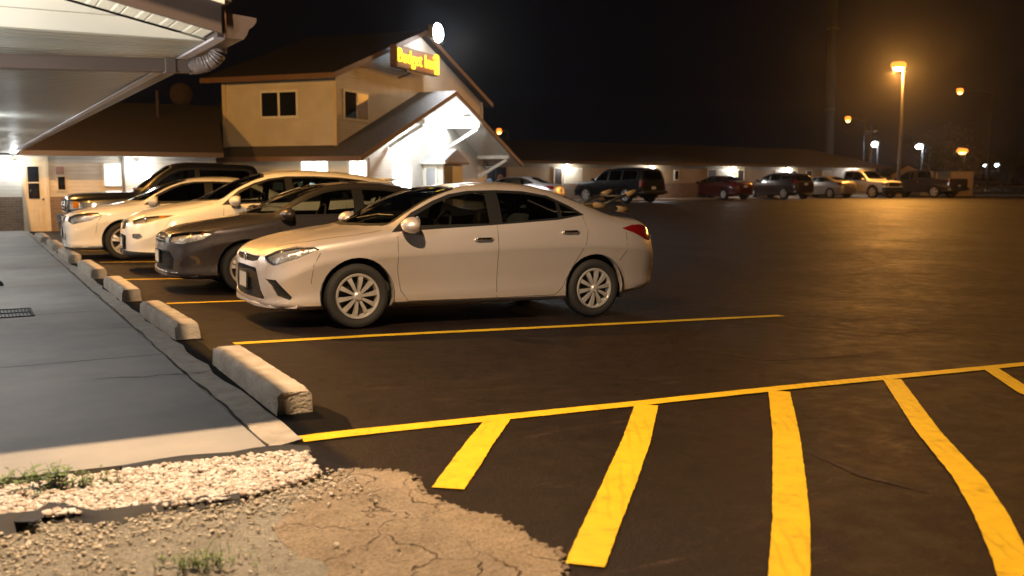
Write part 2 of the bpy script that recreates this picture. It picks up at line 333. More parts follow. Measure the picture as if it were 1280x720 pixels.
def sheet(name, poly2, zf, mat, dz=0.0, thick=0.0, res=None, kind='structure'):
    """flat-ish polygon in plan following zf(x,y)+dz; optional skirt downwards"""
    bm = bmesh.new(); vs = [bm.verts.new((x, y, 0)) for x, y in poly2]; f = bm.faces.new(vs)
    if f.normal.z < 0: f.normal_flip()
    bm.normal_update()
    if bm.faces[:][0].normal.z < 0: bmesh.ops.reverse_faces(bm, faces=bm.faces[:])
    if res:
        xs = [p[0] for p in poly2]; ys = [p[1] for p in poly2]
        for ax, lo, hi in ((0, min(xs), max(xs)), (1, min(ys), max(ys))):
            k = math.floor(lo/res)+1
            while k*res < hi:
                co = [0,0,0]; co[ax] = k*res; no = [0,0,0]; no[ax] = 1
                bmesh.ops.bisect_plane(bm, geom=bm.faces[:]+bm.edges[:]+bm.verts[:], plane_co=co, plane_no=no); k += 1
    bmesh.ops.triangulate(bm, faces=[f for f in bm.faces if len(f.verts) > 4])
    if thick:
        be = [e for e in bm.edges if len(e.link_faces) == 1]
        r = bmesh.ops.extrude_edge_only(bm, edges=be); low = {x for x in r['geom'] if isinstance(x, bmesh.types.BMVert)}
    else: low = set()
    for v in bm.verts: v.co.z = float(zf(v.co.x, v.co.y))+dz-(thick if v in low else 0)
    bmesh.ops.recalc_face_normals(bm, faces=bm.faces)
    if sum(f.normal.z*f.calc_area() for f in bm.faces) < 0: bmesh.ops.reverse_faces(bm, faces=bm.faces[:])
    me = bpy.data.meshes.new(name); bm.to_mesh(me); bm.free(); me.materials.append(mat)
    o = bpy.data.objects.new(name, me); col.objects.link(o)
    if kind: o['kind'] = kind
    return o
def ribbon(name, pts, w, mat, zf=g, dz=.004, wob=.0, n=40, ends=None):
    """painted line: centre points in plan, width w (number or list)"""
    pts = [Vector((p[0], p[1])) for p in pts]; ws = w if isinstance(w, (list, tuple)) else [w]*len(pts)
    L = [0]
    for a, b in zip(pts, pts[1:]): L.append(L[-1]+(b-a).length)
    vs = []; fs = []
    for i in range(n+1):
        s = L[-1]*i/n; k = max(0, min(len(pts)-2, int(np.searchsorted(L, s))-1)); t = (s-L[k])/max(1e-6, L[k+1]-L[k])
        p = pts[k].lerp(pts[k+1], t); ww = ws[k]*(1-t)+ws[k+1]*t
        k2 = max(0, min(len(pts)-2, k)); d = (pts[k2+1]-pts[k2]).normalized()
        if 0 < k and t < .5: d = ((pts[k+1]-pts[k]).normalized()*(.5+t)+(pts[k]-pts[k-1]).normalized()*(.5-t)).normalized()
        if k < len(pts)-2 and t >= .5: d = ((pts[k+1]-pts[k]).normalized()*(1.5-t)+(pts[k+2]-pts[k+1]).normalized()*(t-.5)).normalized()
        nn = Vector((-d.y, d.x)); a = ww/2+random.uniform(-wob, wob); b = ww/2+random.uniform(-wob, wob)
        for q in (p+nn*a, p-nn*b): vs.append((q.x, q.y, float(zf(q.x, q.y))+dz))
        if i: fs.append((2*i-2, 2*i-1, 2*i+1, 2*i))
    m = MB(); m.add(vs, fs); o = m.build(name, mat, fix=False)
    me = o.data
    if sum(p.normal.z for p in me.polygons) < 0: me.flip_normals()
    o['kind'] = 'structure'; return o

# ================================================================== GROUND
def zero(x, y): return 0.0
ground_poly = [(-300,-200),(420,-200),(420,420),(-300,420)]
sheet('ground', ground_poly, lambda x, y: g(min(max(x,-5),80), y), M['earth'], dz=-.16, res=12)
# broken edge where the sealed lot meets the old slab, walkway corner first, towards the camera
edge_px = [(378,549),(386,562),(391,580),(405,587),(421,594),(432,588),(443,586),(462,588),(482,590),(500,592),(515,596),(520,606),(524,616),(540,624),(556,630),(573,637),(590,645),(613,644),(632,655),(650,664),(662,676),(678,684),(693,692),(700,703),(704,722)]
edge = [gp(u, v) for u, v in edge_px]
_e = [(p.x, p.y) for p in edge]; _r = random.Random(21); edge2 = _e[:5]
for (xa, ya), (xb, yb) in zip(_e[5:], _e[6:]):
    for k in range(5):
        t = k/5; w_ = 0 if k == 0 else 1
        edge2.append((xa+(xb-xa)*t+_r.gauss(0,.009), ya+(yb-ya)*t+_r.gauss(0,.009)))
edge2.append(_e[-1])
LOTZ = lambda x, y: float(g(x, y))
lot_poly = [(1.50,29.6),(1.50,5.0),(1.44,4.75),(1.40,4.45)]+[(x-.07, y-.03) for x, y in edge2[5:]]+[(1.72,1.0),(1.6,-6),(60,-14),(80,10),(72,28),(66,38),(60,46.8),(56.6,46.8),(22,41.9),(1.5,40)]
sheet('parking_lot', lot_poly, LOTZ, M['asphalt'], dz=-.022, res=1.0)
# far walkway along the long wing
sheet('pavement', [(22,41.85),(56.6,46.75),(56.4,48.4),(22,43.6)], LOTZ, M['walk'], dz=.06, thick=.2, res=2)

# walkway slab under the porch and its rough kerb strip
sheet('walkway', [(-.5,4.98),(1.30,4.80),(1.33,12),(1.40,22),(1.44,29.7),(-.5,29.7)], zero, M['walk'], thick=.14, res=1.0)
ks = [(1.315,4.83),(1.52,4.93)]; r_ = random.Random(3)
right = [(1.52+r_.uniform(-.02,.03), 5.0+i*.33) for i in range(75)]
left = [(1.318+.0057*(y-4.8), y) for _, y in right]
sheet('kerb_strip', [ks[0]]+[ks[1]]+right+left[::-1], zero, M['strip'], dz=-.004+r_.uniform(-.002,0), thick=.1)
rb = random.Random(11); bl = [(1.50, 4.97+i*.3) for i in range(83)]; br_ = [(1.735+rb.uniform(-.03,.05)+(.16 if i == 1 else .10 if i in (0,2) else 0), 5.02+i*.3) for i in range(82)]  # bulge at the near end follows the cast shadow by the nearest stop
sheet('shaded_sealer_band', bl+br_[::-1], LOTZ, pm('shade_dark_sealer', (.0030,.0030,.0036), .8, col2=(.0018,.0018,.0022), scale=8, bump=.5, bscale=120, bdist=.004, spec=.08), dz=-.0185)  # black sealer made darker to paint in the shade below the eave
# jagged joint between them, and a few cracks
jl = [(1.312+.0057*(y-4.8)+r_.uniform(-.012,.012), y) for y in np.arange(4.86, 28, .22)]
ribbon('walkway_crack', jl, [r_.uniform(.006,.022) for _ in jl], M['crack'], zero, .002, .004, 300)
for q in ([(1.31,7.0),(1.16,7.06),(1.05,7.02),(.9,7.1),(.72,7.12)], [(1.33,9.5),(1.2,9.56),(1.1,9.5)], [(1.52,7.05),(1.42,7.0),(1.32,7.02)], [(1.34,12.4),(1.1,12.5),(.8,12.45)]):
    ribbon('walkway_crack', q, [.012]*(len(q)-1)+[.002], M['crack'], zero, .0025, .004, 24)

for yj in (7.9, 10.9, 13.9, 16.9, 19.9, 22.9, 25.9): ribbon('walkway_joint', [(-.5,yj),(1.31+.0057*(yj-4.8),yj+.01)], .011, M['crack'], zero, .002, .001, 10)
# dirt in front, old slab, gravel bed
from mathutils import noise as mn
def dz_dirt(x, y): return .012*mn.fractal(Vector((x*2.2, y*2.2, 0)), 1, 2, 4)+.006*mn.noise(Vector((x*14, y*14, 3)))-.03
SLE = [gp(u, v) for u, v in [(420,760),(408,722),(396,705),(372,690),(352,668),(336,648),(345,628),(372,610),(398,598)]]
def dz_slab(x, y):
    d = min((Vector((x,y))-a.xy.lerp(b.xy, t)).length for a, b in zip(SLE, SLE[1:]) for t in (0,.33,.66))
    return .010*mn.fractal(Vector((x*2.0, y*2.0, 5)), 1, 2, 4)+.0055*mn.fractal(Vector((x*15, y*15, 1)), 1, 2, 3)+.004-.034*(1-float(sstep(0,.22+.1*mn.noise(Vector((x*5,y*5,9))),d)))
sheet('dirt', [(-5,5.0),(1.42,4.93),(1.6,4.2),(1.7,1.0),(1.7,-6),(-5,-6)], dz_dirt, M['dirt'], res=.05)
sl = [gp(u, v) for u, v in [(408,722),(396,705),(372,690),(352,668),(336,648),(345,628),(372,610),(398,598),(412,592)]]
slab_poly = [(p.x, p.y) for p in sl]+edge2[5:]+[(1.82,2.0),(1.75,-4),(.9,-4),(.95,1.5)]
jit = slab_poly
sheet('old_slab', jit, dz_slab, M['slab'], thick=.07, res=.05)
gv = [gp(u, v) for u, v in [(-60,614),(20,607),(110,594),(200,581),(300,570),(368,564),(386,565),(393,582),(402,590),(380,600),(340,610),(300,620),(220,631),(110,640),(30,645),(-60,655)]]
gpoly = [(p.x, p.y) for p in gv]
def inside(p, poly):
    x, y = p; c = False; j = len(poly)-1
    for i in range(len(poly)):
        xi, yi = poly[i]; xj, yj = poly[j]
        if (yi > y) != (yj > y) and x < (xj-xi)*(y-yi)/(yj-yi)+xi: c = not c
        j = i
    return c
def stones(name, pts, smin, smax, mat, zf, sink=.25):
    bm = bmesh.new(); bmesh.ops.create_icosphere(bm, subdivisions=1, radius=1); bm.verts.ensure_lookup_table()
    base = np.array([v.co for v in bm.verts]); faces = [tuple(v.index for v in f.verts) for f in bm.faces]; bm.free()
    m = MB()
    for x, y in pts:
        s = smin*(smax/smin)**rng.random(); sc3 = s*np.array([rng.uniform(.8,1.3), rng.uniform(.7,1.1), rng.uniform(.42,.7)])
        a, b_ = rng.uniform(0, 6.28), rng.uniform(-.5,.5)
        rot = np.array(Matrix.Rotation(a, 3, 'Z') @ Matrix.Rotation(b_, 3, 'X'))
        v = (base*(1+rng.uniform(-.22,.22,(len(base),1)))*sc3) @ rot.T + np.array([x, y, zf(x, y)+sc3[2]*(1-sink*2)+rng.uniform(0,.012)])
        m.add(v.tolist(), faces)
    o = m.build(name, mat, fix=False); return o
pts = []
while len(pts) < 4600:
    p = (rng.uniform(-.45,1.75), rng.uniform(3.9,5.1))
    if inside(p, gpoly): pts.append(p)
sheet('gravel_base', gpoly, lambda x, y: -.012, M['gravel'])
tag(stones('gravel', pts, .0075, .019, M['stone'], lambda x, y: -.010), 'pale pinkish white gravel filling the bed below the walkway end', 'gravel', kind='stuff')
pts = []
while len(pts) < 6000:
    p = (rng.uniform(-.6,1.5), rng.uniform(2.6,4.4))
    if inside(p, gpoly): continue
    w = math.exp(-((p[1]-4.15)/.28)**2)*.8 + (.45 if p[0] < .45 else .10)*(.25 if inside(p, slab_poly) else 1)
    if rng.random() < w: pts.append(p)
tag(stones('pebbles', pts, .0022, .0115, M['pebble'], lambda x, y: max(dz_dirt(x, y), dz_slab(x, y)-.0 if inside((x, y), slab_poly) else -1)), 'small grey and tan pebbles scattered over the dry dirt', 'pebbles', kind='stuff')
# broken crumbs along the slab edge
pts = []
for a, b in zip(edge2[4:], edge2[5:]):
    for k in range(7):
        t = rng.random(); pts.append((a[0]+(b[0]-a[0])*t+rng.normal(0,.014)+.008, a[1]+(b[1]-a[1])*t+rng.normal(0,.014)+.012))
tag(stones('crumbled_rubble', pts, .003, .020, M['slab'], lambda x, y: float(g(x, y))-.02), 'tan crumbs of broken slab lying along the asphalt edge', 'rubble', kind='stuff')

# black landscape fabric poking out below the gravel
fm = MB(); fp = [gp(u, v) for u, v in [(-30,646),(20,648),(45,641),(62,633),(82,632),(104,638),(122,640),(150,637),(185,633),(218,626),(250,622),(276,621),(300,619)]]
vs = []; fs = []
for i, p in enumerate(fp):
    w = .085*(1-.6*i/len(fp))*(1.0+.5*math.sin(i*2.1)); h = .030+.03*abs(math.sin(i*1.7))*(1-i/len(fp))
    d = Vector((-.25, -1, 0)).normalized()
    for k, (a, hz) in enumerate(((-.35,.012),(0,h),(.3,h*1.15),(.7,h*.55),(1.05,.006))):
        q = p+d*(a*w*1.3); vs.append((q.x+.006*math.sin(i*5+k*3), q.y+.006*math.sin(i*3+k*2), dz_dirt(q.x, q.y)+hz+.004*math.sin(i*4+k*5)))
    if i:
        for k in range(4): fs.append(((i-1)*5+k, (i-1)*5+k+1, i*5+k+1, i*5+k))
fm.add(vs, fs); o = fm.build('weed_barrier_fabric', M['fabric'], smooth=True)
tag(o, 'torn black weed barrier fabric along the lower edge of the gravel', 'fabric')
um = MB(); up_ = [gp(u, v) for u, v in [(150,584),(200,577.5),(230,574),(262,570.5),(290,567.5),(315,564.5),(340,561.5),(362,558.5),(384,560)]]
vs = []; fs = []
for i, p in enumerate(up_):
    hh = .010+.012*abs(math.sin(i*2.3))
    for k, (dy, hz) in enumerate(((.02,-.02),(-.005,hh),(-.035,hh*.9),(-.06-.02*abs(math.sin(i*1.3)),-.004))): vs.append((p.x+.004*math.sin(i*4+k), p.y+dy, hz))
    if i:
        for k in range(3): fs.append(((i-1)*4+k, (i-1)*4+k+1, i*4+k+1, i*4+k))
um.add(vs, fs); o = um.build('weed_barrier_fabric', M['fabric'], smooth=True)
tag(o, 'thin black fabric edge showing between the walkway end and the gravel', 'fabric')
fl = MB(); q = [gp(u, v) for u, v in [(8,652),(50,645),(56,650),(42,660),(20,657)]]
fl.prism([(p.x, p.y, .012+.012*(i % 2)) for i, p in enumerate(q)], (0,0,.003))
tag(fl.build('fabric_scrap', M['fabric']), 'loose flap of black fabric folded over onto the dirt', 'fabric')

def weed(px, py, s, nst, label, spread=.06, group='weeds in the gravel and dirt'):
    c = gp(px, py); m = MB(); st = MB()
    for i in range(nst):
        a = rng.uniform(0, 6.28); b = Vector((c.x+rng.normal(0, spread), c.y+rng.normal(0, spread*.6), -.02)); h = s*rng.uniform(.5,1.15)
        d = Vector((math.cos(a), math.sin(a), 0))*rng.uniform(.1,.6)
        p = [b + d*h*t*t + Vector((0,0,h*t)) for t in (0,.35,.7,1)]
        st.tube(p, [.0016,.0013,.001,.0006], 4)
        for k in range(int(6+rng.integers(0,5))):
            t = rng.uniform(.2,1); q = b + d*h*t*t + Vector((0,0,h*t)); aa = rng.uniform(0,6.28); l = s*rng.uniform(.16,.36)
            e = Vector((math.cos(aa), math.sin(aa), rng.uniform(.0,.7))).normalized(); n = e.cross(Vector((0,0,1))).normalized()*l*.28
            m.add([q, q+e*l*.5+n, q+e*l+Vector((0,0,-l*.1)), q+e*l*.5-n], [(0,1,2,3)])
    t = thing('weed', label, 'weed', (0,0,0), 0, group)
    m.add(st.v, st.f); m.build('foliage', M['weed'], t, fix=False)
weed(70, 608, .15, 14, 'tallest green weed, growing through the gravel at the walkway edge', .035)
weed(20, 606, .075, 30, 'low weed at the left end of the gravel bed', .06)
weed(108, 606, .085, 20, 'weed in the gravel just right of the tallest weed', .05)
weed(50, 620, .05, 10, 'tiny weed in the gravel above the torn fabric', .03)
weed(150, 603, .05, 10, 'small lone weed in the middle of the pale gravel', .025)
weed(257, 700, .055, 60, 'green weed tuft standing alone on the dry dirt', .075)
weed(352, 590, .03, 7, 'tiny weed sprig at the right end of the gravel', .015)

# ---------------------------------------------------------------- painted lines
def xy(u, v): p = gp(u, v); return (p.x, p.y)
ribbon('parking_line', [xy(292,427), xy(470,417), xy(700,406), xy(977,392.5)], .125, M['line'], dz=-.016, wob=.003, n=60)
ribbon('parking_line', [xy(208,377.5), xy(296,374.5), (8.0,11.1)], .10, M['line'], dz=-.016, wob=.003, n=60)
ribbon('parking_line', [xy(150,348), xy(240,346.5), (7.9,14.2)], .10, M['line'], dz=-.016, wob=.003, n=60)
ribbon('parking_line', [(2.0,17.75),(7.9,17.4)], .10, M['line'], dz=-.016, wob=.003, n=60)
ribbon('parking_line', [(2.0,20.9),(7.9,20.6)], .10, M['line'], dz=-.016, wob=.003, n=60)
ribbon('parking_line', [xy(376,545), xy(500,531), xy(800,500.5), xy(1000,479.5), xy(1280,452.5), (12,4.55)], [.135,.13,.125,.125,.12,.12], M['line'], dz=-.016, wob=.0025, n=90)
ribbon('hatch_line', [xy(624,519), xy(600,549), xy(582,575), xy(560,606)], [.145,.15,.155,.15], M['line'], dz=-.0155, wob=.0022, n=50)
ribbon('hatch_line', [xy(808,503), xy(796,545), xy(776,595), xy(752,650), xy(731,701)], [.15,.155,.155,.15,.145], M['line'], dz=-.0155, wob=.0022, n=60)
ribbon('hatch_line', [xy(974,486), xy(983,540), xy(987,600), xy(989,650), xy(986,735), (2.2,1.9)], [.145,.15,.155,.15,.145,.145], M['line'], dz=-.0155, wob=.0022, n=80)
ribbon('hatch_line', [xy(1115,471), xy(1160,535), xy(1212,594), xy(1240,640), xy(1268,700), xy(1290,760)], [.135,.14,.145,.145,.14,.14], M['line'], dz=-.0155, wob=.0022, n=80)
ribbon('hatch_line', [xy(1237,457), xy(1285,488), (5.3,2.0)], [.13,.135,.14], M['line'], dz=-.0155, wob=.0022, n=60)

SC = pm('scuffed_asphalt', (.062,.042,.033), .8, spec=.17, col2=(.018,.011,.009), scale=14, detail=9)
for q in ([xy(900,300), xy(985,296), xy(1070,318), xy(1150,352)], [xy(880,330), xy(960,322), xy(1040,336)], [xy(1000,410), xy(1090,418), xy(1210,405)], [xy(1020,300), xy(1110,290), xy(1250,292)],
          [xy(1010,560), xy(1080,590), xy(1170,612)], [xy(840,430), xy(960,447), xy(1120,440)], [xy(1060,268), xy(1140,264), xy(1230,268)]):
    ribbon('tyre_scuff', q, [.012]+[.05]*(len(q)-2)+[.012], SC, dz=-.0195, wob=.012, n=90)
# ---------------------------------------------------------------- wheel stops
def stop_bm(L, seed):
    rr = random.Random(seed); n = 26; vs = []; fs = []
    prof = [(-.112,0),(-.110,.105),(-.100,.128),(-.082,.146),(.082,.146),(.100,.128),(.110,.105),(.112,0)]
    for i in range(n+1):
        y = L*i/n
        for k, (x, z) in enumerate(prof):
            e = .0022 if 0 < i < n else .006
            vs.append((x*(.97 if i in (0, n) else 1)+rr.gauss(0, e*.5), y+(rr.gauss(0, .008) if i in (0, n) else 0), max(0, z*(.97 if i in (0, n) else 1)+(rr.gauss(0, e*.5) if z else 0))))
    for c_ in range(16):      # chipped arrises
        i = rr.choice([0, 0, n, n, rr.randint(1, n-1), rr.randint(1, n-1)]); j = rr.choice((1,2,3,4,5,6)); q = vs[i*8+j]; d_ = rr.uniform(.006,.018)
        vs[i*8+j] = (q[0]*(1-d_*3), q[1]+(d_ if i == 0 else -d_ if i == n else 0), q[2]-d_)
    k = len(prof)
    for i in range(n):
        for j in range(k-1): fs.append((i*k+j, i*k+j+1, (i+1)*k+j+1, (i+1)*k+j))
    fs += [tuple(range(k-1,-1,-1)), tuple(range(n*k, n*k+k))]
    return vs, fs
stops = [(1.69,5.58,1.83,-1.0,'nearest wheel stop, weathered concrete with a broken end, beside the hatched lines'),
 (1.69,8.72,1.85,0.5,'second wheel stop from the hatched lines, in front of the silver sedan'),
 (1.67,11.78,1.8,-.6,'third wheel stop from the hatched lines, in front of the dark grey sedan'),
 (1.66,14.75,1.8,0,'fourth wheel stop from the hatched lines, in front of the white crossover'),
 (1.63,17.75,1.8,.6,'fifth wheel stop from the hatched lines, in front of the white hatchback'),
 (1.62,20.8,1.8,-.4,'sixth wheel stop from the hatched lines, in front of the black pickup'),
 (1.60,23.8,1.8,.4,'farthest wheel stop, near the cream entrance door')]
for i, (x, y, L, a, lab) in enumerate(stops):
    m = MB(); m.add(*stop_bm(L, i+5)); o = m.build('wheel_stop', M['stop'], smooth=True, auto=.6)
    o.location = (x-.025, y-.03, float(g(x, y))-.02); o.rotation_euler.z = R(a)
    tag(o, lab, 'wheel stop', 'wheel stops along the walkway')

# ---------------------------------------------------------------- things on the walkway
m = MB(); p0 = gp(5, 391); p1 = gp(30, 377)
t = thing('drain_grate', 'dark metal drain grate set flush in the walkway', 'grate', (.30,11.15,.004))
f = MB(); f.box((0,0,0),(.56,.02,.012)); 
for dx in (-.27,.27): f.box((dx,0,0),(.02,.70,.012))
for dy in (-.34,.34): f.box((0,dy,0),(.56,.02,.012))
f.build('frame', M['rimdark'], t)
b = MB()
for k in range(16): b.box((-.25+.0333*k,0,-.001),(.016,.66,.010))
b.build('bar', M['crack'], t); MB().box((0,0,-.003),(.54,.68,.003)).build('pit', M['black'], t)
t = thing('doormat', 'black folding doorstop wedge with a white tip on the walkway', 'doorstop', (.30,14.2,0))
MB().prism([(-.24,-.05,0),(.12,-.05,0),(.10,-.05,.05),(-.10,-.05,.17),(-.24,-.05,.20)], (0,.12,0)).build('body', M['rubber'], t, bevel=.012)
MB().prism([(-.10,-.053,.10),(.02,-.053,.06),(.03,-.053,.10),(-.08,-.053,.165)], (0,-.01,0)).build('tip', M['white'], t)
t.name = 'doorstop'

# ================================================================== BUILDINGS
LAMPS = []
def point(name, loc, W, c, r=.05):
    l = bpy.data.lights.new(name, 'POINT'); l.energy = W; l.color = c; l.shadow_soft_size = r
    o = bpy.data.objects.new(name, l); col.objects.link(o); o.location = loc; return o
def spot(name, loc, target, W, c, ang, blend=.6, r=.1):
    l = bpy.data.lights.new(name, 'SPOT'); l.energy = W; l.color = c; l.spot_size = R(ang); l.spot_blend = blend; l.shadow_soft_size = r
    o = bpy.data.objects.new(name, l); col.objects.link(o); o.location = loc
    o.rotation_euler = (Vector(target)-Vector(loc)).to_track_quat('-Z', 'Y').to_euler(); return o
WHITE = (.97,.98,1.0); WARM = (1.0,.86,.62); SOD = (1.0,.42,.075); COOL = (.80,.90,1.0)
E_WHITE = emis('lamp_white', (.90,.96,1.0), 26); E_FLOOD = emis('flood_white', (.80,.90,1.0), 40)
E_SOD = emis('lamp_sodium', (1.0,.55,.16), 40); E_DOME = emis('sodium_halo_glow', (1.0,.20,.022), .9); E_WIN = emis('lit_window', (1.0,.97,.88), 2.6)
E_SIGN = emis('sign_neon', (1.0,.60,.03), 1.1); E_SOD2 = emis('lamp_sodium_far', (1.0,.42,.10), 4)

# ---- the near wing on the left, porch roof over the walkway
SL = .22
nb = thing('motel_wing', 'near motel wing with a white ribbed porch ceiling above the grey walkway', 'building', (0,0,0))
def P(mb, name, mat, par=None, **k): return mb.build(name, mat, par or nb, **k)
m = MB().b2((-8,5.5,0),(-.45,29.6,2.1)); P(m, 'wall', M['siding_white'])
zr = lambda x: 2.13+SL*(1.18-x)
P(MB().prism([(1.16,5.3,2.105),(-3.4,5.3,zr(-3.4)-.03),(-8,5.3,zr(-3.4)-.03-1.0),(-8,5.3,2.105)], (0,.12,0)), 'gable', M['siding_white'])
pc = MB(); prof = []
yy = 5.31
while yy < 29.1:
    prof += [(yy,2.112),(yy+.012,2.098),(yy+.095,2.098),(yy+.102,2.106),(yy+.112,2.106),(yy+.119,2.098),(yy+.205,2.098)]; yy += .217
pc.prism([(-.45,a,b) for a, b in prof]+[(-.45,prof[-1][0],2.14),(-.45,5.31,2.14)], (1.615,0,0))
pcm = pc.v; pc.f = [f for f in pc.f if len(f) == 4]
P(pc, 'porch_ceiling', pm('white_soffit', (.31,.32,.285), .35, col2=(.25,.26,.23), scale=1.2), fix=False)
rs = striped('rake_soffit', (.72,.70,.60), .115, 0, .45, .012, profile='rib', col2=(.66,.64,.55))
P(MB().prism([(1.15,5.052,zr(1.15)-.015),(-3.4,5.052,zr(-3.4)-.015),(-3.4,5.052,zr(-3.4)),(1.15,5.052,zr(1.15))], (0,.26,0)), 'rake_soffit', rs)
P(MB().prism([(1.185,5.03,zr(1.18)-.02),(1.185,5.03,zr(1.18)+.125),(-3.4,5.03,zr(-3.4)+.125),(-3.4,5.03,zr(-3.4)-.02)], (0,.022,0)), 'rake_board', M['brown'])
P(MB().prism([(1.20,5.015,zr(1.2)+.128),(1.20,5.015,zr(1.2)+.150),(-3.4,5.015,zr(-3.4)+.150),(-3.4,5.015,zr(-3.4)+.128)], (0,.06,0)), 'drip_edge', M['white'])
P(MB().prism([(1.24,5.03,zr(1.24)+.152),(1.24,5.03,zr(1.24)+.175),(-3.4,5.03,zr(-3.4)+.175),(-8.4,5.03,zr(-3.4)-.9),(-8.4,5.03,zr(-3.4)-.93),(-3.4,5.03,zr(-3.4)+.150)], (0,28,0)), 'roof', M['shingle'])
P(MB().b2((1.168,5.055,2.095),(1.196,29.1,2.262)), 'fascia', M['brown'])
P(MB().b2((1.150,5.06,2.082),(1.205,29.1,2.0935)), 'fascia_trim', pm('pale_lavender_trim', (.50,.46,.50), .45))
gut = P(MB().prism([(1.212,5.05,2.215),(1.212,5.05,2.09),(1.300,5.05,2.09),(1.318,5.05,2.115),(1.326,5.05,2.140),(1.350,5.05,2.158),(1.366,5.05,2.180),(1.368,5.05,2.200),(1.352,5.05,2.203)], (0,24.1,0)), 'gutter', M['brown'])
P(MB().prism([(1.200,5.04,2.09),(1.200,5.04,2.23),(1.211,5.04,2.23),(1.211,5.04,2.09)], (0,.02,0)), 'gutter_bracket', M['fascia'], gut)
ds = MB(); el = [(1.275,5.50,2.10),(1.275,5.50,2.075),(1.262,5.505,2.050),(1.240,5.515,2.028),(1.205,5.53,2.010),(1.165,5.54,1.998),(1.12,5.55,1.994)]
ep = []; er = []
for a, b in zip(el, el[1:]):
    for k in range(4): t = k/4; ep.append(Vector(a).lerp(Vector(b), t)); er.append(.043+.004*(k % 2))
ep.append(Vector(el[-1])); er.append(.044)
dso = P(MB().beam((1.13,5.55,1.994),(-.5,5.57,1.945),.085,.072), 'downspout', M['brown'], bevel=.012)
P(ds.tube(ep, er, 12), 'elbow', pm('grey_brown_elbow', (.16,.135,.13), .4), dso, smooth=True, auto=.7)
P(MB().box((1.02,5.5515,1.991),(.06,.094,.082)), 'coupling', M['brown'], dso, bevel=.006)

# porch wall lamps (out of the frame on the wall) light the ceiling and walkway
for i, y in enumerate((8.3, 6.1, 12.2, 15.6, 19.4, 23.2, 27.0)):
    spot('porch_light', (-.30, y, 1.95), (.35, y-.2, 0), (16, 13)[i] if i < 2 else 7, WHITE, 150, .8, .06)
    point('porch_light_leak', (.16, y, 1.93), 13.0 if i > 1 else .1, WHITE, .05)
spot('gable_fill_spot', (-2.0, 4.35, 1.75), (.7, 5.3, 2.35), 210, (1.0,.97,.88), 66, .7, .08)  # added spot aimed to brighten the gable, no fixture behind it

# ---- wall lamp helper: backplate, jar, and a real light
def wall_lamp(loc, label, W, face=(0,-1,0), c=WHITE, size=1.0, group='lit white wall lamps on the motel'):
    loc = Vector(loc); rz = math.atan2(face[0], -face[1])
    t = thing('wall_lamp', label, 'lamp', loc, rz, group)
    MB().box((0,.0,0.02),(.13*size,.04,.16*size)).build('backplate', M['white'], t)
    MB().lathe([(0,-.16),(.05,-.155),(.075,-.11),(.08,0),(.07,.04),(0,.045)], 14, (0,-.10*size,-.02), 'z').build('globe', E_WHITE, t, smooth=True)
    MB().lathe([(0,.075),(.06,.07),(.085,.045),(.085,.04)], 14, (0,-.10*size,0), 'z').build('cap', M['black'], t, smooth=True)
    p = loc+Vector(face)*.34+Vector((0,0,-.03)); point('wall_lamp_light', p, W, c, .08); return t

# ---- back wing facing the camera at the end of the walkway
bw = thing('back_wing', 'low back wing with brown brick base and cream siding behind the parked row', 'building', (0,29.7,0))
def Bx(v, u, y=0.0): p = aty(u, v, 29.7+y); return p.x, p.z
bw_wall = MB().b2((-9,0,-.4),(6.7,7.5,2.12)).build('wall', M['siding'], bw)
MB().b2((-9,-.05,-.4),(aty(29,260,29.65).x,-.003,.93)).build('brick_base', M['wainscot'], bw)
MB().b2((aty(61,260,29.65).x,-.05,-.4),(6.69,-.003,.93)).build('brick_base', M['wainscot'], bw)
dx0, dz1 = aty(31,206,29.66).x, 1.92; dx1 = aty(58,260,29.66).x
d = MB().b2((dx0,-.06,-.1),(dx1,-.005,dz1)).build('door', M['doorpaint'], bw)
fr = MB()
for x in (dx0-.05, dx1+.05): fr.b2((x-.05,-.085,-.1),(x+.05,-.006,dz1+.11))
fr.b2((dx0,-.085,dz1+.004),(dx1,-.006,dz1+.11)); fr.build('frame', M['cream'], d)
gx0, gx1 = aty(35,230,29.64).x, aty(49,230,29.64).x; gz0, gz1 = aty(42,248.5,29.64).z, aty(42,208,29.64).z
MB().b2((gx0,-.068,gz0),(gx1,-.062,gz1)).build('pane', M['dark_glass'], d)
MB().b2((gx0-.01,-.085,(gz0+gz1)/2-.015),(gx1+.01,-.070,(gz0+gz1)/2+.015)).build('glazing_bar', M['cream'], d)
for k in range(3):
    x = gx0+.02+k*.11; MB().b2((x,-.072,.12),(x+.085,-.061,.62)).build('door_panel', M['cream'], d)
MB().lathe([(0,-.03),(.03,-.028),(.03,0)], 10, (dx1-.07,-.075,.86), 'y').build('handle', M['chrome'], d)
w0, w1 = aty(72.5,230,29.66).x, aty(81.5,230,29.66).x
w = MB().b2((w0-.04,-.05,aty(77,239,29.66).z),(w1+.04,-.004,aty(77,219.5,29.66).z)).build('window', M['cream'], bw)
MB().b2((w0,-.058,aty(77,237,29.66).z),(w1,-.052,aty(77,221,29.66).z)).build('pane', M['dark_glass'], w)
MB().b2((w0-.03,-.06,aty(77,218,29.66).z),(w1-.02,-.004,aty(77,208,29.66).z)).build('plaque', pm('pinkish_plaque', (.34,.19,.16), .6), bw)
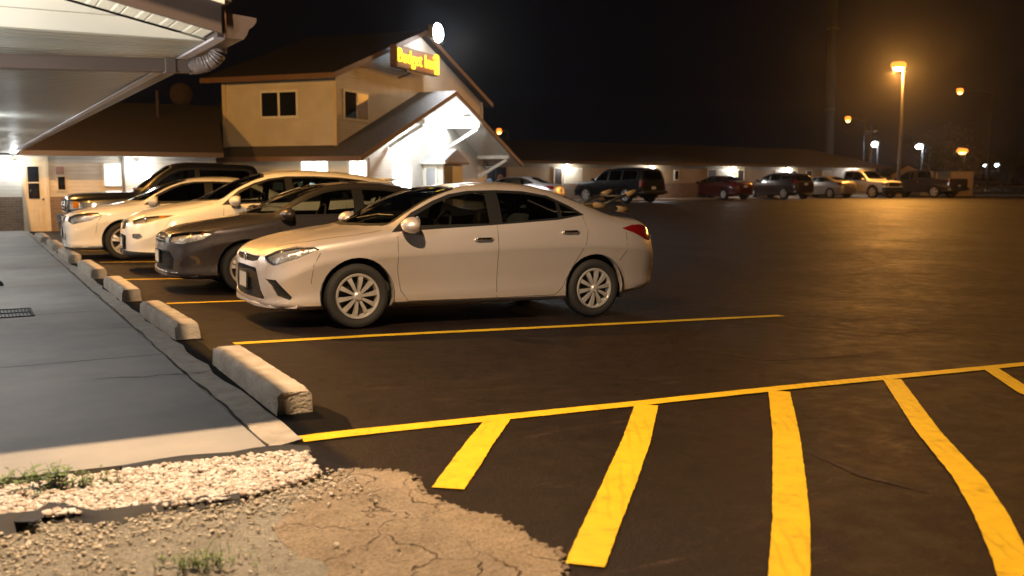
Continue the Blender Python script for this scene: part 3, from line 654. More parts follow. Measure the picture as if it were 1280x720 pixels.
# lit curtained windows
def litwin(u0, u1, v0, v1, mull=0):
    a, b = aty(u0,(v0+v1)/2,29.66), aty(u1,(v0+v1)/2,29.66); z0, z1 = aty(u0,v1,29.66).z, aty(u0,v0,29.66).z
    w = MB().b2((a.x-.05,-.05,z0-.05),(b.x+.05,-.004,z1+.05)).build('window', M['white'], bw)
    MB().b2((a.x,-.058,z0),(b.x,-.052,z1)).build('pane', E_WIN, w)
    for k in range(mull):
        x = a.x+(b.x-a.x)*(k+1)/(mull+1); MB().b2((x-.03,-.066,z0),(x+.03,-.059,z1)).build('mullion', M['white'], w)
litwin(131.5,150,206,231)
MB().b2((aty(153,220,29.66).x,-.07,-.1),(aty(156,220,29.66).x,-.004,2.05)).build('corner_trim', M['galv'], bw)
# roof: eave towards the camera, ridge behind
rf = MB().add([(-9.5,-.72,2.075),(6.75,-.72,2.075),(7.95,5.0,3.86),(-9.5,5.0,3.86),(-9.5,-.75,2.19),(6.75,-.75,2.19),(7.95,5.03,3.96),(-9.5,5.03,3.96)],
  [(0,1,2,3),(7,6,5,4),(0,4,5,1),(1,5,6,2),(2,6,7,3),(3,7,4,0)]).build('roof', M['shingle'], bw)
MB().prism([(-9.5,5.0,3.86),(-9.5,10,2.1),(-9.5,10.05,2.2),(-9.5,5.031,3.965)], (17.4,0,0)).build('back_slope', M['shingle'], rf)
MB().b2((-9.5,-.775,2.045),(6.75,-.752,2.18)).build('fascia', M['brown'], bw)
MB().b2((-9.5,-.752,2.055),(6.75,-.001,2.072)).build('soffit', striped('plain_soffit', (.62,.60,.54), .3, 0, .5, .01, profile='rib'), bw)
vp_ = MB().tube([(aty(197,140,33).x,3.3,3.2),(aty(197,140,33).x,3.3,4.25)], .05, 10).build('vent_pipe', M['dish'], bw)
p = atd(226,118,36); t = thing('satellite_dish', 'grey satellite dish on the dark roof of the back wing', 'dish', (p.x,p.y-.2,p.z))
MB().lathe([(.42,.10),(.36,.05),(.22,.015),(0,0)], 24, (0,0,0), 'y').build('reflector', M['dish'], t, smooth=True)
MB().tube([(0,.02,-.05),(0,.25,-.25),(0,.25,-1.0)], .03, 8).build('mast', M['galv'], t)
MB().tube([(0,.02,-.38),(0,-.25,-.25),(0,-.38,-.05)], .014, 6).build('feed_arm', M['galv'], t)
wall_lamp((aty(18.5,206,29.64).x,29.64,1.86), 'lit white wall lamp left of the cream entrance door', 5)
wall_lamp((aty(171,206,29.64).x,29.64,1.86), 'lit white wall lamp behind the black pickup windshield', 7)
point('window_glow', (9.2,30.3,1.4), 8, WARM, .3)

# ---- the lobby block: low front gable with entrance porch, second storey on top, turned to the lot
LZ = math.atan2(.635,.773); LP0 = Vector((11.0,28.9,0))
lob = thing('lobby', 'two-storey cream motel lobby with brown roofs and a white-lit gable entrance', 'building', LP0, LZ)
LM = Matrix.Translation(LP0) @ Matrix.Rotation(LZ, 4, 'Z')
def LW(l, t, z): return LM @ Vector((l,t,z))
def B(mb, name, mat, par=None, **k): return mb.build(name, mat, par or lob, **k)
S1 = .359; z1 = lambda l: 2.13+S1*(l if l < 7.3 else 14.6-l)
B(MB().prism([(.66,1.5,-.4),(14.0,1.5,-.4),(14.0,1.5,z1(14.0)-.14),(7.3,1.5,z1(7.3)-.14),(.66,1.5,z1(.66)-.14)], (0,9,0)), 'wall', M['siding_white'])
r1 = B(MB().prism([(0,-.02,2.03),(7.3,-.02,z1(7.3)-.10),(7.3,-.02,z1(7.3)+.04),(0,-.02,2.15)], (0,10.5,0)), 'roof', M['shingle_grey'])
B(MB().prism([(14.6,-.02,2.03),(7.3,-.02,z1(7.3)-.10),(7.3,-.02,z1(7.3)+.04),(14.6,-.02,2.15)], (0,10.5,0)), 'right_slope', M['shingle_grey'], r1)
for sgn, a in ((1,0.0),(-1,14.6)):
    B(MB().prism([(a+sgn*.05,.02,2.012+S1*.05),(7.3,.02,z1(7.3)-.108),(7.3,.02,z1(7.3)-.128),(a+sgn*.05,.02,1.992+S1*.05)], (0,1.47,0)), 'porch_ceiling', M['white'])
    B(MB().prism([(a-sgn*.05,-.055,1.985),(7.3,-.055,z1(7.3)-.15),(7.3,-.055,z1(7.3)+.035),(a-sgn*.05,-.055,2.165)], (0,.033,0)), 'rake_board', M['fascia'])
B(MB().b2((-.05,-.02,1.99),(-.02,10.4,2.15)), 'fascia', M['fascia'])
B(MB().b2((.60,.06,-.4),(.655,10.4,2.10)), 'side_wall', M['siding'])
for ta, tb, nm in ((1.56,2.58,2),(.12,.76,2)):
    wn_ = B(MB().b2((.57,ta-.05,1.05),(.598,tb+.05,2.04)), 'window', M['white']); hw = (tb-ta)/nm
    for k in range(nm): B(MB().b2((.560,ta+hw*k+.03,1.10),(.568,ta+hw*(k+1)-.03,1.99)), 'pane', E_WIN, wn_)
# knee braces
for l in (9.7, 13.0, 4.6):
    zt = z1(l)-.22
    b = B(MB().b2((l-.07,.02,zt-.16),(l+.07,1.49,zt)), 'bracket', M['white'])
    B(MB().beam((l,.10,zt-.20),(l,1.45,zt-.95),.10,.12), 'brace', M['white'], b)
# entrance vestibule with its own small hood
ve = B(MB().b2((7.45,.62,-.4),(9.35,1.497,2.12)), 'entrance', M['siding_white'])
B(MB().prism([(7.25,.45,2.14),(8.4,.45,2.62),(9.55,.45,2.14),(9.55,.45,2.10),(7.25,.45,2.10)], (0,1.04,0)), 'hood_roof', pm('hood_shingle', (.42,.43,.46), .8, scale=12), ve)
B(MB().b2((7.22,.42,2.02),(7.40,1.49,2.098)), 'fascia', M['white'], ve); B(MB().b2((7.41,.42,2.02),(9.58,.445,2.098)), 'fascia', M['fascia'], ve)
dr = B(MB().b2((7.40,.85,-.1),(7.447,1.40,1.95)), 'glass_door', M['white'], ve)
for za, zb_ in ((.25,.75),(.95,1.85)): B(MB().b2((7.388,.93,za),(7.397,1.32,zb_)), 'pane', M['dark_glass'], dr) if False else None
B(MB().b2((7.60,.60,-.1),(8.30,.617,1.95)), 'door', M['dark_door'], ve)
B(MB().b2((7.392,.93,.2),(7.399,1.32,1.85)), 'door_glass', pm('grey_door_glass', (.30,.32,.36), .2), ve)
B(MB().b2((7.386,.93,.78),(7.391,1.32,.86)), 'push_bar', M['chrome'], ve)
B(MB().b2((5.0,1.47,.9),(6.4,1.498,1.9)), 'window', E_WIN)
# lit noticeboard panel beside the porch and corner trim
B(MB().b2((13.9,1.47,-.4),(14.02,1.499,2.1)), 'corner_trim', M['cream'])
# second storey
za = lambda l: 4.92+.335*((l-1.07) if l < 7.29 else (13.51-l))
B(MB().prism([(1.07,1.53,2.0),(13.51,1.53,2.0),(13.51,1.53,4.88),(7.29,1.53,za(7.29)-.05),(1.07,1.53,4.88)], (0,4.4,0)), 'upper_wall', M['siding'])
r2 = B(MB().prism([(.55,1.22,4.70),(7.29,1.22,za(7.29)-.02),(7.29,1.22,za(7.29)+.12),(.55,1.22,4.83)], (0,5.3,0)), 'upper_roof', M['shingle'])
B(MB().prism([(14.03,1.22,4.70),(7.29,1.22,za(7.29)-.02),(7.29,1.22,za(7.29)+.12),(14.03,1.22,4.83)], (0,5.3,0)), 'right_slope', M['shingle'], r2)
for a in (.50, 14.08):
    B(MB().prism([(a,1.185,4.665),(7.29,1.185,za(7.29)-.06),(7.29,1.185,za(7.29)+.115),(a,1.185,4.845)], (0,.033,0)), 'rake_board', M['fascia'], r2)
B(MB().b2((.51,1.22,4.67),(.545,6.5,4.84)), 'fascia', M['fascia'], r2)
for (xa, ya) in ((1.06,1.52),(13.52,1.52),(1.06,5.94)): B(MB().b2((xa-.05,ya-.05 if ya < 2 else ya-.1,2.1),(xa+.05,ya+.05,4.86)), 'corner_trim', M['cream'])
# windows: left face pair, front face pair, small one at the right
wn = B(MB().b2((1.035,2.95,3.46),(1.068,4.45,4.40)), 'window', M['white'])
for a, b in ((3.03,3.66),(3.75,4.38)): B(MB().b2((1.026,a,3.54),(1.033,b,4.32)), 'pane', M['dark_glass'], wn)
wn = B(MB().b2((1.55,1.495,3.40),(3.25,1.528,4.42)), 'window', M['white'])
B(MB().b2((1.64,1.486,3.48),(2.36,1.493,4.34)), 'pane', M['dark_glass'], wn)
B(MB().b2((2.44,1.486,3.48),(3.16,1.493,4.34)), 'pane', pm('curtained_pane', (.38,.30,.21), .25), wn)
wn = B(MB().b2((11.6,1.495,3.5),(12.9,1.528,4.3)), 'window', M['white']); B(MB().b2((11.68,1.486,3.57),(12.82,1.493,4.23)), 'pane', M['dark_glass'], wn)

# sign box with glowing letters
sg = thing('motel_sign', 'brown sign box with glowing yellow Budget Inn lettering under the lobby gable', 'sign', LW(5.75,.80,5.76), LZ)
MB().box((0,.12,0),(3.5,.26,.78)).build('cabinet', M['fascia'], sg, bevel=.02)
MB().box((0,-.018,0),(3.36,.012,.66)).build('face', pm('orange_sign_face', (.26,.07,.03), .5), sg)
MB().box((0,.10,-.42),(1.6,.06,.05)).build('bracket', M['brown'], sg); MB().beam((-.3,.1,-.42),(-.3,.68,-.62),.05,.05).build('stay', M['brown'], sg)
def textmesh(txt, size, ext, name, mat, parent, loc, rot):
    cu = bpy.data.curves.new(name, 'FONT'); cu.body = txt; cu.size = size; cu.extrude = ext; cu.offset = -.006; cu.align_x = 'CENTER'; cu.align_y = 'CENTER'
    o = bpy.data.objects.new(name, cu); col.objects.link(o); dg = bpy.context.evaluated_depsgraph_get(); dg.update()
    me = bpy.data.meshes.new_from_object(o.evaluated_get(dg)); bpy.data.objects.remove(o); bpy.data.curves.remove(cu)
    me.materials.clear(); me.materials.append(mat); q = bpy.data.objects.new(name, me); col.objects.link(q)
    q.parent = parent; q.location = loc; q.rotation_euler = rot; return q
textmesh('Budget Inn', .70, .02, 'lettering', E_SIGN, sg, (-.22,-.05,.02), (R(90),0,0))
m = MB().tube([(1.22,-.06,.24),(1.42,-.06,.38),(1.60,-.06,.34)], .05, 8); m.tube([(1.55,-.06,.28),(1.55,-.06,-.34)], .06, 8); m.tube([(1.36,-.06,.18),(1.36,-.06,-.34)], .045, 8)
m.build('neon_arrow', E_SIGN, sg)
point('sign_glow', LW(5.7,.1,5.8), 3, (1.0,.6,.1), .6)

# floodlight on the gable peak
fl_ = thing('floodlight', 'glaring bluish white floodlight on the peak of the lobby gable', 'floodlight', LW(7.1,.75,6.98), LZ)
MB().box((0,0,0),(.72,.22,.5)).build('housing', M['galv'], fl_, bevel=.03)
MB().lathe([(0,-.16),(.22,-.14),(.33,-.06),(.35,0)], 24, (0,-.11,-.02), 'y').build('lens', E_FLOOD, fl_, smooth=True)
MB().tube([(0,.1,-.1),(0,.35,-.1),(.19,.46,.0)], .035, 8).build('bracket', M['galv'], fl_)
spot('floodlight_beam', LW(7.1,.42,6.94), LW(8.5,-9,0), 750, COOL, 150, .6, .15)
point('gable_wash', LW(7.2,-.5,6.5), 34, (1.0,.84,.66), .2)  # warm fill added in front of the lobby gable to brighten it
point('floodlight_halo', LW(7.1,.42,7.0), 26, COOL, .12)
# entrance porch lamps
for l, W, lab in ((9.2,26,'round white lamp under the right slope of the entrance gable'),(5.4,95,'round white lamp under the left slope of the entrance gable')):
    t = thing('porch_lamp', lab, 'lamp', LW(l,.35,z1(l)-.16), LZ, 'entrance porch lamps')
    MB().lathe([(0,-.10),(.12,-.09),(.17,-.05),(.18,0)], 18, (0,0,0), 'z').build('globe', E_WHITE, t, smooth=True)
    MB().lathe([(.20,0),(.20,.03),(0,.035)], 18, (0,0,0), 'z').build('rim', M['white'], t)
    point('porch_lamp_light', LW(l,.55,z1(l)-.36), W, (.97,1.0,1.0), .15)

# ---- the long wing across the lot
lw = thing('long_wing', 'long low tan motel wing with brown hipped roof across the lot', 'building', (.27,40.6,0), R(8))
WA = R(8)
def GX(u):
    d = ray(u, 230); n = np.array([-math.sin(WA), math.cos(WA)]); o = np.array([.27,40.6]); t = (o-CC[:2]).dot(n)/(d[:2].dot(n))
    p = CC[:2]+d[:2]*t-o; return float(p[0]*math.cos(WA)+p[1]*math.sin(WA))
def WW(lx, ly, z): return Vector((.27+lx*math.cos(WA)-ly*math.sin(WA), 40.6+lx*math.sin(WA)+ly*math.cos(WA), z))
x0_, x1_ = 20.5, GX(1094)
MB().b2((x0_,0,-.3),(x1_,7.0,2.365)).build('wall', M['siding_tan'], lw)
MB().b2((GX(640),-.05,-.2),(x1_+.04,-.003,1.22)).build('brick_base', M['wainscot'], lw)
rf = MB().add([(19.5,-.72,2.37),(x1_+1,-.72,2.37),(x1_-3.5,3.4,3.68),(19.5,3.4,3.68),(x1_+1,7.6,2.37),(19.5,7.6,2.37)], [(0,1,2,3),(1,4,2),(3,2,4,5),(0,3,5),(1,0,5,4)]).build('roof', M['shingle'], lw)
MB().b2((19.5,-.75,2.26),(x1_+1.03,-.722,2.41)).build('fascia', M['brown'], lw)
MB().b2((19.5,-.715,2.335),(x1_+.98,-.001,2.362)).build('soffit', M['white'], lw)
def wdoor(u0, u1, mat, z1_=2.02):
    a, b = GX(u0), GX(u1); d = MB().b2((a,-.07,.2),(b,-.052,z1_)).build('door', mat, lw)
    f = MB(); f.b2((a-.08,-.085,.2),(a-.002,-.053,z1_+.08)); f.b2((b+.002,-.085,.2),(b+.08,-.053,z1_+.08)); f.b2((a-.002,-.085,z1_+.002),(b+.002,-.053,z1_+.08)); f.build('frame', M['cream'], d)
    MB().lathe([(0,-.03),(.035,-.028),(.035,0)], 8, (b-.12,-.075,1.1), 'y').build('handle', M['chrome'], d)
for u0, u1 in ((692.5,701),(884,893),(921,928),(988,994.5),(1007,1013)): wdoor(u0, u1, M['dark_door'])
def wwin(u0, u1, z0, z1_, mat, fm=M['white']):
    a, b = GX(u0), GX(u1); w = MB().b2((a-.07,-.05,z0-.07),(b+.07,-.003,z1_+.07)).build('window', fm, lw)
    MB().b2((a,-.058,z0),(b,-.052,z1_)).build('pane', mat, w)
CURT = pm('drawn_curtain_pane', (.62,.55,.40), .5, col2=(.5,.45,.34), scale=3)
wwin(706,726,1.28,2.0,CURT); wwin(843,847,1.45,1.95,M['dark_glass']); wwin(896,911,1.28,2.0,CURT); wwin(969,978,1.28,2.0,CURT); wwin(1028,1037,1.28,2.0,CURT); wwin(765,790,1.28,2.0,CURT)
a, b = GX(596), GX(632)
w = MB().b2((a,-.06,.1),(b,-.003,2.1)).build('storefront', M['black'], lw)
MB().b2((a+.06,-.07,.15),(a+(b-a)*.60,-.062,2.02)).build('pane', M['dark_glass'], w); MB().b2((a+(b-a)*.64,-.07,.15),(b-.06,-.062,2.02)).build('pane', M['dark_glass'], w)
for k, (fx, fz, cc) in enumerate(((.22,1.35,(.10,.16,.22)),(.40,1.30,(.08,.14,.20)),(.78,1.5,(.16,.06,.04)))):
    MB().lathe([(0,-.01),(.16,-.008),(.2,0)], 14, (a+(b-a)*fx,-.071,fz), 'y').build('poster', pm('poster%d' % k, cc, .4), w)
for u, W, lab in ((603,4,'lit white lamp over the dark storefront beside the lobby'),(708,6,'lit white wall lamp beside the dark door right of the lobby'),(812,6,'lit white wall lamp above the roof of the black passenger van'),
               (914,5,'lit white wall lamp above the dark red sedan'),(983,5,'lit white wall lamp above the dark red minivan'),(1067,11,'lit white wall lamp above the cab of the white pickup')):
    wall_lamp(WW(GX(u),-.06,2.13), lab, W*2.6, face=(math.sin(WA),-math.cos(WA),0), size=1.9)

# ---- right side: shed, enclosure, poles, mast, far lights
def gz(x, y): return float(g(x, y))
p = atd(1128,226,78); sh = thing('garden_shed', 'small dark gabled shed behind the lamp post beyond the long wing', 'shed', (p.x,p.y,0), R(-30))
MB().b2((-1.3,-1,0),(1.3,1.4,1.9)).build('wall', M['shed'], sh)
MB().prism([(-1.55,-1.2,1.85),(0,-1.2,2.75),(1.55,-1.2,1.85),(1.55,-1.2,1.75),(0,-1.2,2.62),(-1.55,-1.2,1.75)], (0,2.8,0)).build('roof', M['shingle'], sh)
MB().prism([(-1.28,-1.01,1.9),(1.28,-1.01,1.9),(0,-1.01,2.6)], (0,.05,0)).build('gable', M['shed'], sh)
def panel_box(u0, u1, vt, vb, D, label, dep=.5):
    a, b = atd(u0,vb,D), atd(u1,vb,D); zt = atd((u0+u1)/2, vt, D).z; zb_ = gz(a.x,a.y)-.05; c = (a+b)/2; w = (b-a).length
    t = thing('enclosure_panel', label, 'fence panel', (c.x,c.y,zb_), math.atan2((b-a).y,(b-a).x), 'tan metal enclosure panels')
    MB().b2((-w/2,0,0),(w/2,dep,zt-zb_)).build('panel', M['shed'], t)
    f = MB()
    for x in (-w/2-.03, w/2+.03): f.b2((x-.03,-.02,0),(x+.03,dep+.02,zt-zb_+.04))
    f.b2((-w/2,-.021,zt-zb_+.002),(w/2,dep,zt-zb_+.04)); f.build('frame', M['galv'], t)
panel_box(1187,1215,214.5,246,70,'large tan metal enclosure panel right of the black pickup bed', 2.0)
panel_box(1150,1165,214.5,246,72,'first tan enclosure panel, standing above the bed of the black pickup')
panel_box(1168.5,1175.5,215.5,246,72,'narrow tan enclosure panel, middle of the three behind the black pickup bed')
panel_box(1178.5,1185.5,215.5,246,71.5,'narrow tan enclosure panel next to the large enclosure panel')

def lamp_post(u, vt, D, label, mat, W=0, c=SOD, arm=.9, r=.09, lens=.28, name='street_lamp', group='lit lamp posts around the lot', pole=True, armdir=None):
    top = atd(u, vt, D); zb_ = gz(min(top.x,70), top.y)-.05; h = top.z-zb_
    ad = Vector((-CR[0],-CR[1],0)) if armdir is None else Vector(armdir)
    base = top - ad*arm; rz = math.atan2(ad.y, ad.x)
    t = thing(name, label, 'street lamp', (base.x,base.y,zb_), rz, group)
    MB().tube([(0,0,0),(0,0,h*.5),(0,0,h+.1)], [r*1.25,r,r*.75], 10).build('pole', M['galv'] if W > 1000 else M['darkpole'], t, smooth=True)
    MB().b2((-.2,-.2,0),(.2,.2,.25)).build('base', M['slab'], t, bevel=.02)
    if arm > .3: MB().tube([(0,0,h-.05),(arm*.5,0,h+.15),(arm-.25,0,h+.14)], .04, 8).build('arm', M['galv'], t)
    MB().prism([(arm-.45,-.16,h+.10),(arm+.30,-.18,h+.10),(arm+.22,-.10,h+.28),(arm-.40,-.08,h+.26)], (0,.32,0)).build('housing', M['galv'], t, bevel=.02)
    ln = MB().lathe([(0,-.30),(lens*.6,-.25),(lens*.95,-.12),(lens,0.0),(0,.01)], 18, (arm,0,h+.05), 'z').build('lens', mat, t, smooth=True)
    if mat in (E_SOD, E_SOD2): MB().lathe([(lens*1.02,-.10),(lens*1.35,-.02),(lens*1.4,.12),(lens*1.1,.28),(0,.33)], 20, (arm,0,h+.05), 'z').build('halo_dome', E_DOME, t, smooth=True)  # glowing dome added to draw an orange halo round the lens
    if W: spot('street_lamp_light', (top.x,top.y,top.z-.35), (top.x-11,top.y-15,0), W, c, 118, .5, .25)
    return t
lamp_post(1123,84,66,'tall bright sodium lamp post behind the white pickup', E_SOD, 3900, SOD, .35, .11, .36)
q_ = atd(1123,84,66); point('street_lamp_halo', (q_.x-.25,q_.y-.45,q_.z-.25), 220, SOD, .15)
point('added_lot_light', (42,18,9.5), 1500, SOD, .2)     # unseen lamp added beyond the right edge to light the long wing
lamp_post(1060,150,95,'small orange street lamp above the roof end of the long wing', E_SOD2, 0, arm=1.6, lens=.22)
lamp_post(1200,115,95,'far orange street lamp high on the right', E_SOD2, 0, arm=3.2, lens=.24)
lamp_post(1203,190,100,'low orange street lamp above the large enclosure panel', E_SOD2, 300, arm=.3, lens=.40)
lamp_post(624,165,100,'lone orange street lamp behind the roof right of the lobby', E_SOD2, 0, arm=1.0, lens=.22)
lamp_post(1093,180,95,'left of the two bluish white street lamps beyond the wing', emis('lamp_cool1', (.78,.86,1.0), 60), 0, arm=.35, lens=.27)
lamp_post(1149,183,95,'right of the two bluish white street lamps beyond the wing', emis('lamp_cool2', (.78,.86,1.0), 60), 0, arm=.35, lens=.30)
lamp_post(1231,206,150,'tiny far white street lamp, left of the pair at the right edge', emis('lamp_far1', (.75,.95,1.0), 14), 0, arm=.35, lens=.24)
lamp_post(1246,206,150,'brighter far white street lamp, right of the pair at the right edge', emis('lamp_far2', (.70,.95,1.0), 20), 0, arm=.35, lens=.34)
# plain pole and tall mast
p = atd(1089,160,92); t = thing('utility_pole', 'plain unlit pole beside the left bluish white street lamp', 'pole', (p.x,p.y,gz(60,44)-.05))
MB().tube([(0,0,0),(0,0,p.z)], [.16,.11], 10).build('shaft', M['galv'], t, smooth=True)
MB().beam((-.8,0,p.z-.5),(.8,0,p.z-.5),.1,.12).build('crossarm', M['galv'], t)
p = atd(1036,180,105); t = thing('tall_mast', 'very tall pale sign mast rising out of the picture behind the wing', 'mast', (p.x,p.y,0))
MB().tube([(0,0,0),(0,0,16),(0,0,34)], [.55,.48,.44], 16).build('shaft', pm('mast_paint', (.09,.08,.07), .7), t, smooth=True)
for z in (9.0, 17.5): MB().lathe([(.60,-.06),(.60,.06)], 16, (0,0,z), 'z').build('flange', M['galv'], t)
# low rail and verge on the right, road beyond
sheet('verge', [(56.7,46.9),(60.1,46.9),(66.2,38),(72.2,28),(80.3,10),(98,16),(86,44),(60,66)], lambda x, y: LOTZ(min(x,60), min(y,47)), M['earth'], dz=.0, thick=.1, res=4)
ribbon('road', [(60,90),(88,62),(150,10)], 9, pm('road_asphalt', (.04,.037,.034), .8), lambda x, y: .30, .05, 0, 30)
t = thing('guard_rail', 'low horizontal rail along the verge right of the enclosure', 'rail', (0,0,0))
a, b = atd(1216,234,84), atd(1330,233,84); d = (b-a); n = 9
MB().beam((a.x,a.y,a.z),(b.x,b.y,b.z),.06,.22).build('rail', M['galv'], t)
for k in range(n+1):
    q = a+d*k/n; MB().b2((q.x-.06,q.y-.02,.2),(q.x+.06,q.y+.10,q.z-.115)).build('post', M['galv'], t)

def leafy(name, label, cat, c, h, w, seed, group):
    rr = np.random.default_rng(seed); t = thing(name, label, cat, c, rr.uniform(0,6), group)
    tr = MB().tube([(0,0,0),(.05,0,h*.3),(-.04,.05,h*.6)], [.16,.12,.06], 8)
    for k in range(5):
        a = rr.uniform(0,6.28); tr.tube([(0,0,h*(.25+.06*k)),(math.cos(a)*w*.35,math.sin(a)*w*.35,h*(.45+.07*k))], [.06,.02], 5)
    tr.build('trunk', M['galv'], t)
    m = MB(); cl = [(rr.normal(0,w*.33), rr.normal(0,w*.33), h*rr.uniform(.35,.95), rr.uniform(.25,.45)*w*.6) for _ in range(16)]
    for k in range(1500):
        cx, cy, cz, cr = cl[int(rr.integers(0,16))]; q = Vector((cx,cy,cz))+Vector(rr.normal(0,cr*.55,3)); e = Vector(rr.normal(0,1,3)).normalized(); f = e.orthogonal().normalized(); s = rr.uniform(.08,.2)
        m.add([q,q+e*s+f*s*.4,q+e*s*2,q+e*s-f*s*.4], [(0,1,2,3)])
    m.build('crown', M['tree'], t, fix=False)
for k, (u, D, h, w, lab) in enumerate(((1160,112,6.5,5,'dark leafy tree behind the gap between enclosure panels and shed'),(1180,118,7.5,5.5,'tallest dark tree behind the enclosure panels'),
      (1226,125,5.2,5,'dark tree just right of the large enclosure panel'),(1262,130,5.6,6,'dark tree near the right edge above the far car lights'))):
    p = atd(u,230,D); leafy('tree', lab, 'tree', (p.x,p.y,.2), h, w, k+40, 'dark trees beyond the lot')

# ================================================================== VEHICLES
def pchip(tab):
    x = np.array([t[0] for t in tab], float); y = np.array([t[1] for t in tab], float)
    h = np.diff(x); dl = np.diff(y)/h; m = np.zeros(len(x))
    for i in range(1, len(x)-1):
        if dl[i-1]*dl[i] > 0:
            w1 = 2*h[i]+h[i-1]; w2 = h[i]+2*h[i-1]; m[i] = (w1+w2)/(w1/dl[i-1]+w2/dl[i])
    m[0] = dl[0]; m[-1] = dl[-1]
    def f(q):
        q = min(max(q, x[0]), x[-1]); i = min(max(int(np.searchsorted(x, q))-1, 0), len(x)-2); t = (q-x[i])/h[i]
        return float((1+2*t)*(1-t)**2*y[i]+t*(1-t)**2*h[i]*m[i]+t*t*(3-2*t)*y[i+1]+t*t*(t-1)*h[i]*m[i+1])
    return f
def cr_pts(P, segs):
    out = []; n = len(P); P = [np.array(p) for p in P]
    G = [2*P[0]-P[1]]+P+[2*P[-1]-P[-2]]
    G[0] = np.array([-P[1][0], P[1][1]]); G[-1] = np.array([-P[-2][0], P[-2][1]])
    for i in range(n-1):
        p0, p1, p2, p3 = G[i:i+4]
        t1 = max(np.linalg.norm(p1-p0), 1e-4)**.5; t2 = t1+max(np.linalg.norm(p2-p1), 1e-4)**.5; t3 = t2+max(np.linalg.norm(p3-p2), 1e-4)**.5
        for k in range(segs[i]):
            t = t1+(t2-t1)*k/segs[i]
            A1 = p0*(t1-t)/t1+p1*t/t1; A2 = p1*(t2-t)/(t2-t1)+p2*(t-t1)/(t2-t1); A3 = p2*(t3-t)/(t3-t2)+p3*(t-t2)/(t3-t2)
            B1 = A1*(t2-t)/t2+A2*t/t2; B2 = A2*(t3-t)/(t3-t1)+A3*(t-t1)/(t3-t1)
            out.append(B1*(t2-t)/(t2-t1)+B2*(t-t1)/(t2-t1))
    out.append(P[-1]); return out

def T_of(zc, e5, e4, w, wz, zb, **k):
    d = dict(zc=pchip(zc), e5y=pchip([(a,b) for a,b,c in e5]), e5z=pchip([(a,c) for a,b,c in e5]), e4y=pchip([(a,b) for a,b,c in e4]), e4z=pchip([(a,c) for a,b,c in e4]),
             w=pchip(w), wz=pchip(wz), zb=pchip(zb), x0=zc[0][0], x1=zc[-1][0], kx=sorted({t[0] for t in zc}|{t[0] for t in w}|{t[0] for t in e5}))
    d.update(k); return d

def loft(T, n):
    x0, x1 = T['x0'], T['x1']; xs = set(T['kx'])
    for i in range(n+1):
        t = i/n; xs.add(x0+(x1-x0)*(.5*t+.5*(1-math.cos(math.pi*t))/2))
    xs = sorted(xs); ys = [xs[0]]
    for x in xs[1:]:
        if x-ys[-1] > .012 or x == xs[-1]: ys.append(x)
    bm = bmesh.new(); rows = []
    for x in ys:
        w = T['w'](x); wz = T['wz'](x); zb = T['zb'](x); zc = T['zc'](x)
        e4 = (min(T['e4y'](x), w*.995), T['e4z'](x)); e5 = (min(T['e5y'](x), e4[0]*.985), min(T['e5z'](x), zc-.003)); e4 = (e4[0], min(e4[1], e5[1]-.012))
        wz = min(wz, e4[1]-.03)
        P = [(0,zb),(w*.86,zb),(w*.958,zb+.05),(w*.957,zb+.42*(wz-zb)),(w*.994,wz-.03),(w,wz),(w*.72+e4[0]*.28,wz+.45*(e4[1]-wz)),e4,e5,(e5[0]*.5,zc-(zc-e5[1])*.24),(0,zc)]
        half = cr_pts(P, (2,2,3,4,2,3,3,7,3,3))
        row = [bm.verts.new((x, p[0], p[1])) for p in half]
        row += [bm.verts.new((x, -p[0], p[1])) for p in half[-2:0:-1]]
        rows.append(row)
    n = len(rows[0])
    for a, b in zip(rows, rows[1:]):
        for k in range(n): bm.faces.new((a[k], b[k], b[(k+1) % n], a[(k+1) % n]))
    bm.faces.new(rows[0][::-1]); bm.faces.new(rows[-1])
    bmesh.ops.recalc_face_normals(bm, faces=bm.faces)
    return bm

def cut(bm, lay, poly, d, val, flt, only=0):
    """split the shell along a closed 3D outline swept along d and mark the faces inside it"""
    d = Vector(d).normalized(); poly = [Vector(p) for p in poly]
    u = d.orthogonal().normalized(); v = d.cross(u)
    q2 = [(p.dot(u), p.dot(v)) for p in poly]
    bx = (min(a for a, b in q2)-.02, max(a for a, b in q2)+.02, min(b for a, b in q2)-.02, max(b for a, b in q2)+.02)
    def near(f):
        if f[lay] != only or not flt(f.calc_center_median()): return False
        us = [w.co.dot(u) for w in f.verts]; vs = [w.co.dot(v) for w in f.verts]
        return max(us) > bx[0] and min(us) < bx[1] and max(vs) > bx[2] and min(vs) < bx[3]
    for a, b in zip(poly, poly[1:]+poly[:1]):
        no = (b-a).cross(d)
        if no.length < 1e-7: continue
        fs = [f for f in bm.faces if near(f)]
        es = list({e for f in fs for e in f.edges}); vs = list({w for f in fs for w in f.verts})
        bmesh.ops.bisect_plane(bm, geom=fs+es+vs, plane_co=a, plane_no=no.normalized(), dist=1e-5)
    out = []
    for f in bm.faces:
        if f[lay] == only and flt(f.calc_center_median()):
            c = f.calc_center_median()
            if inside((c.dot(u), c.dot(v)), q2): f[lay] = val; out.append(f)
    return out

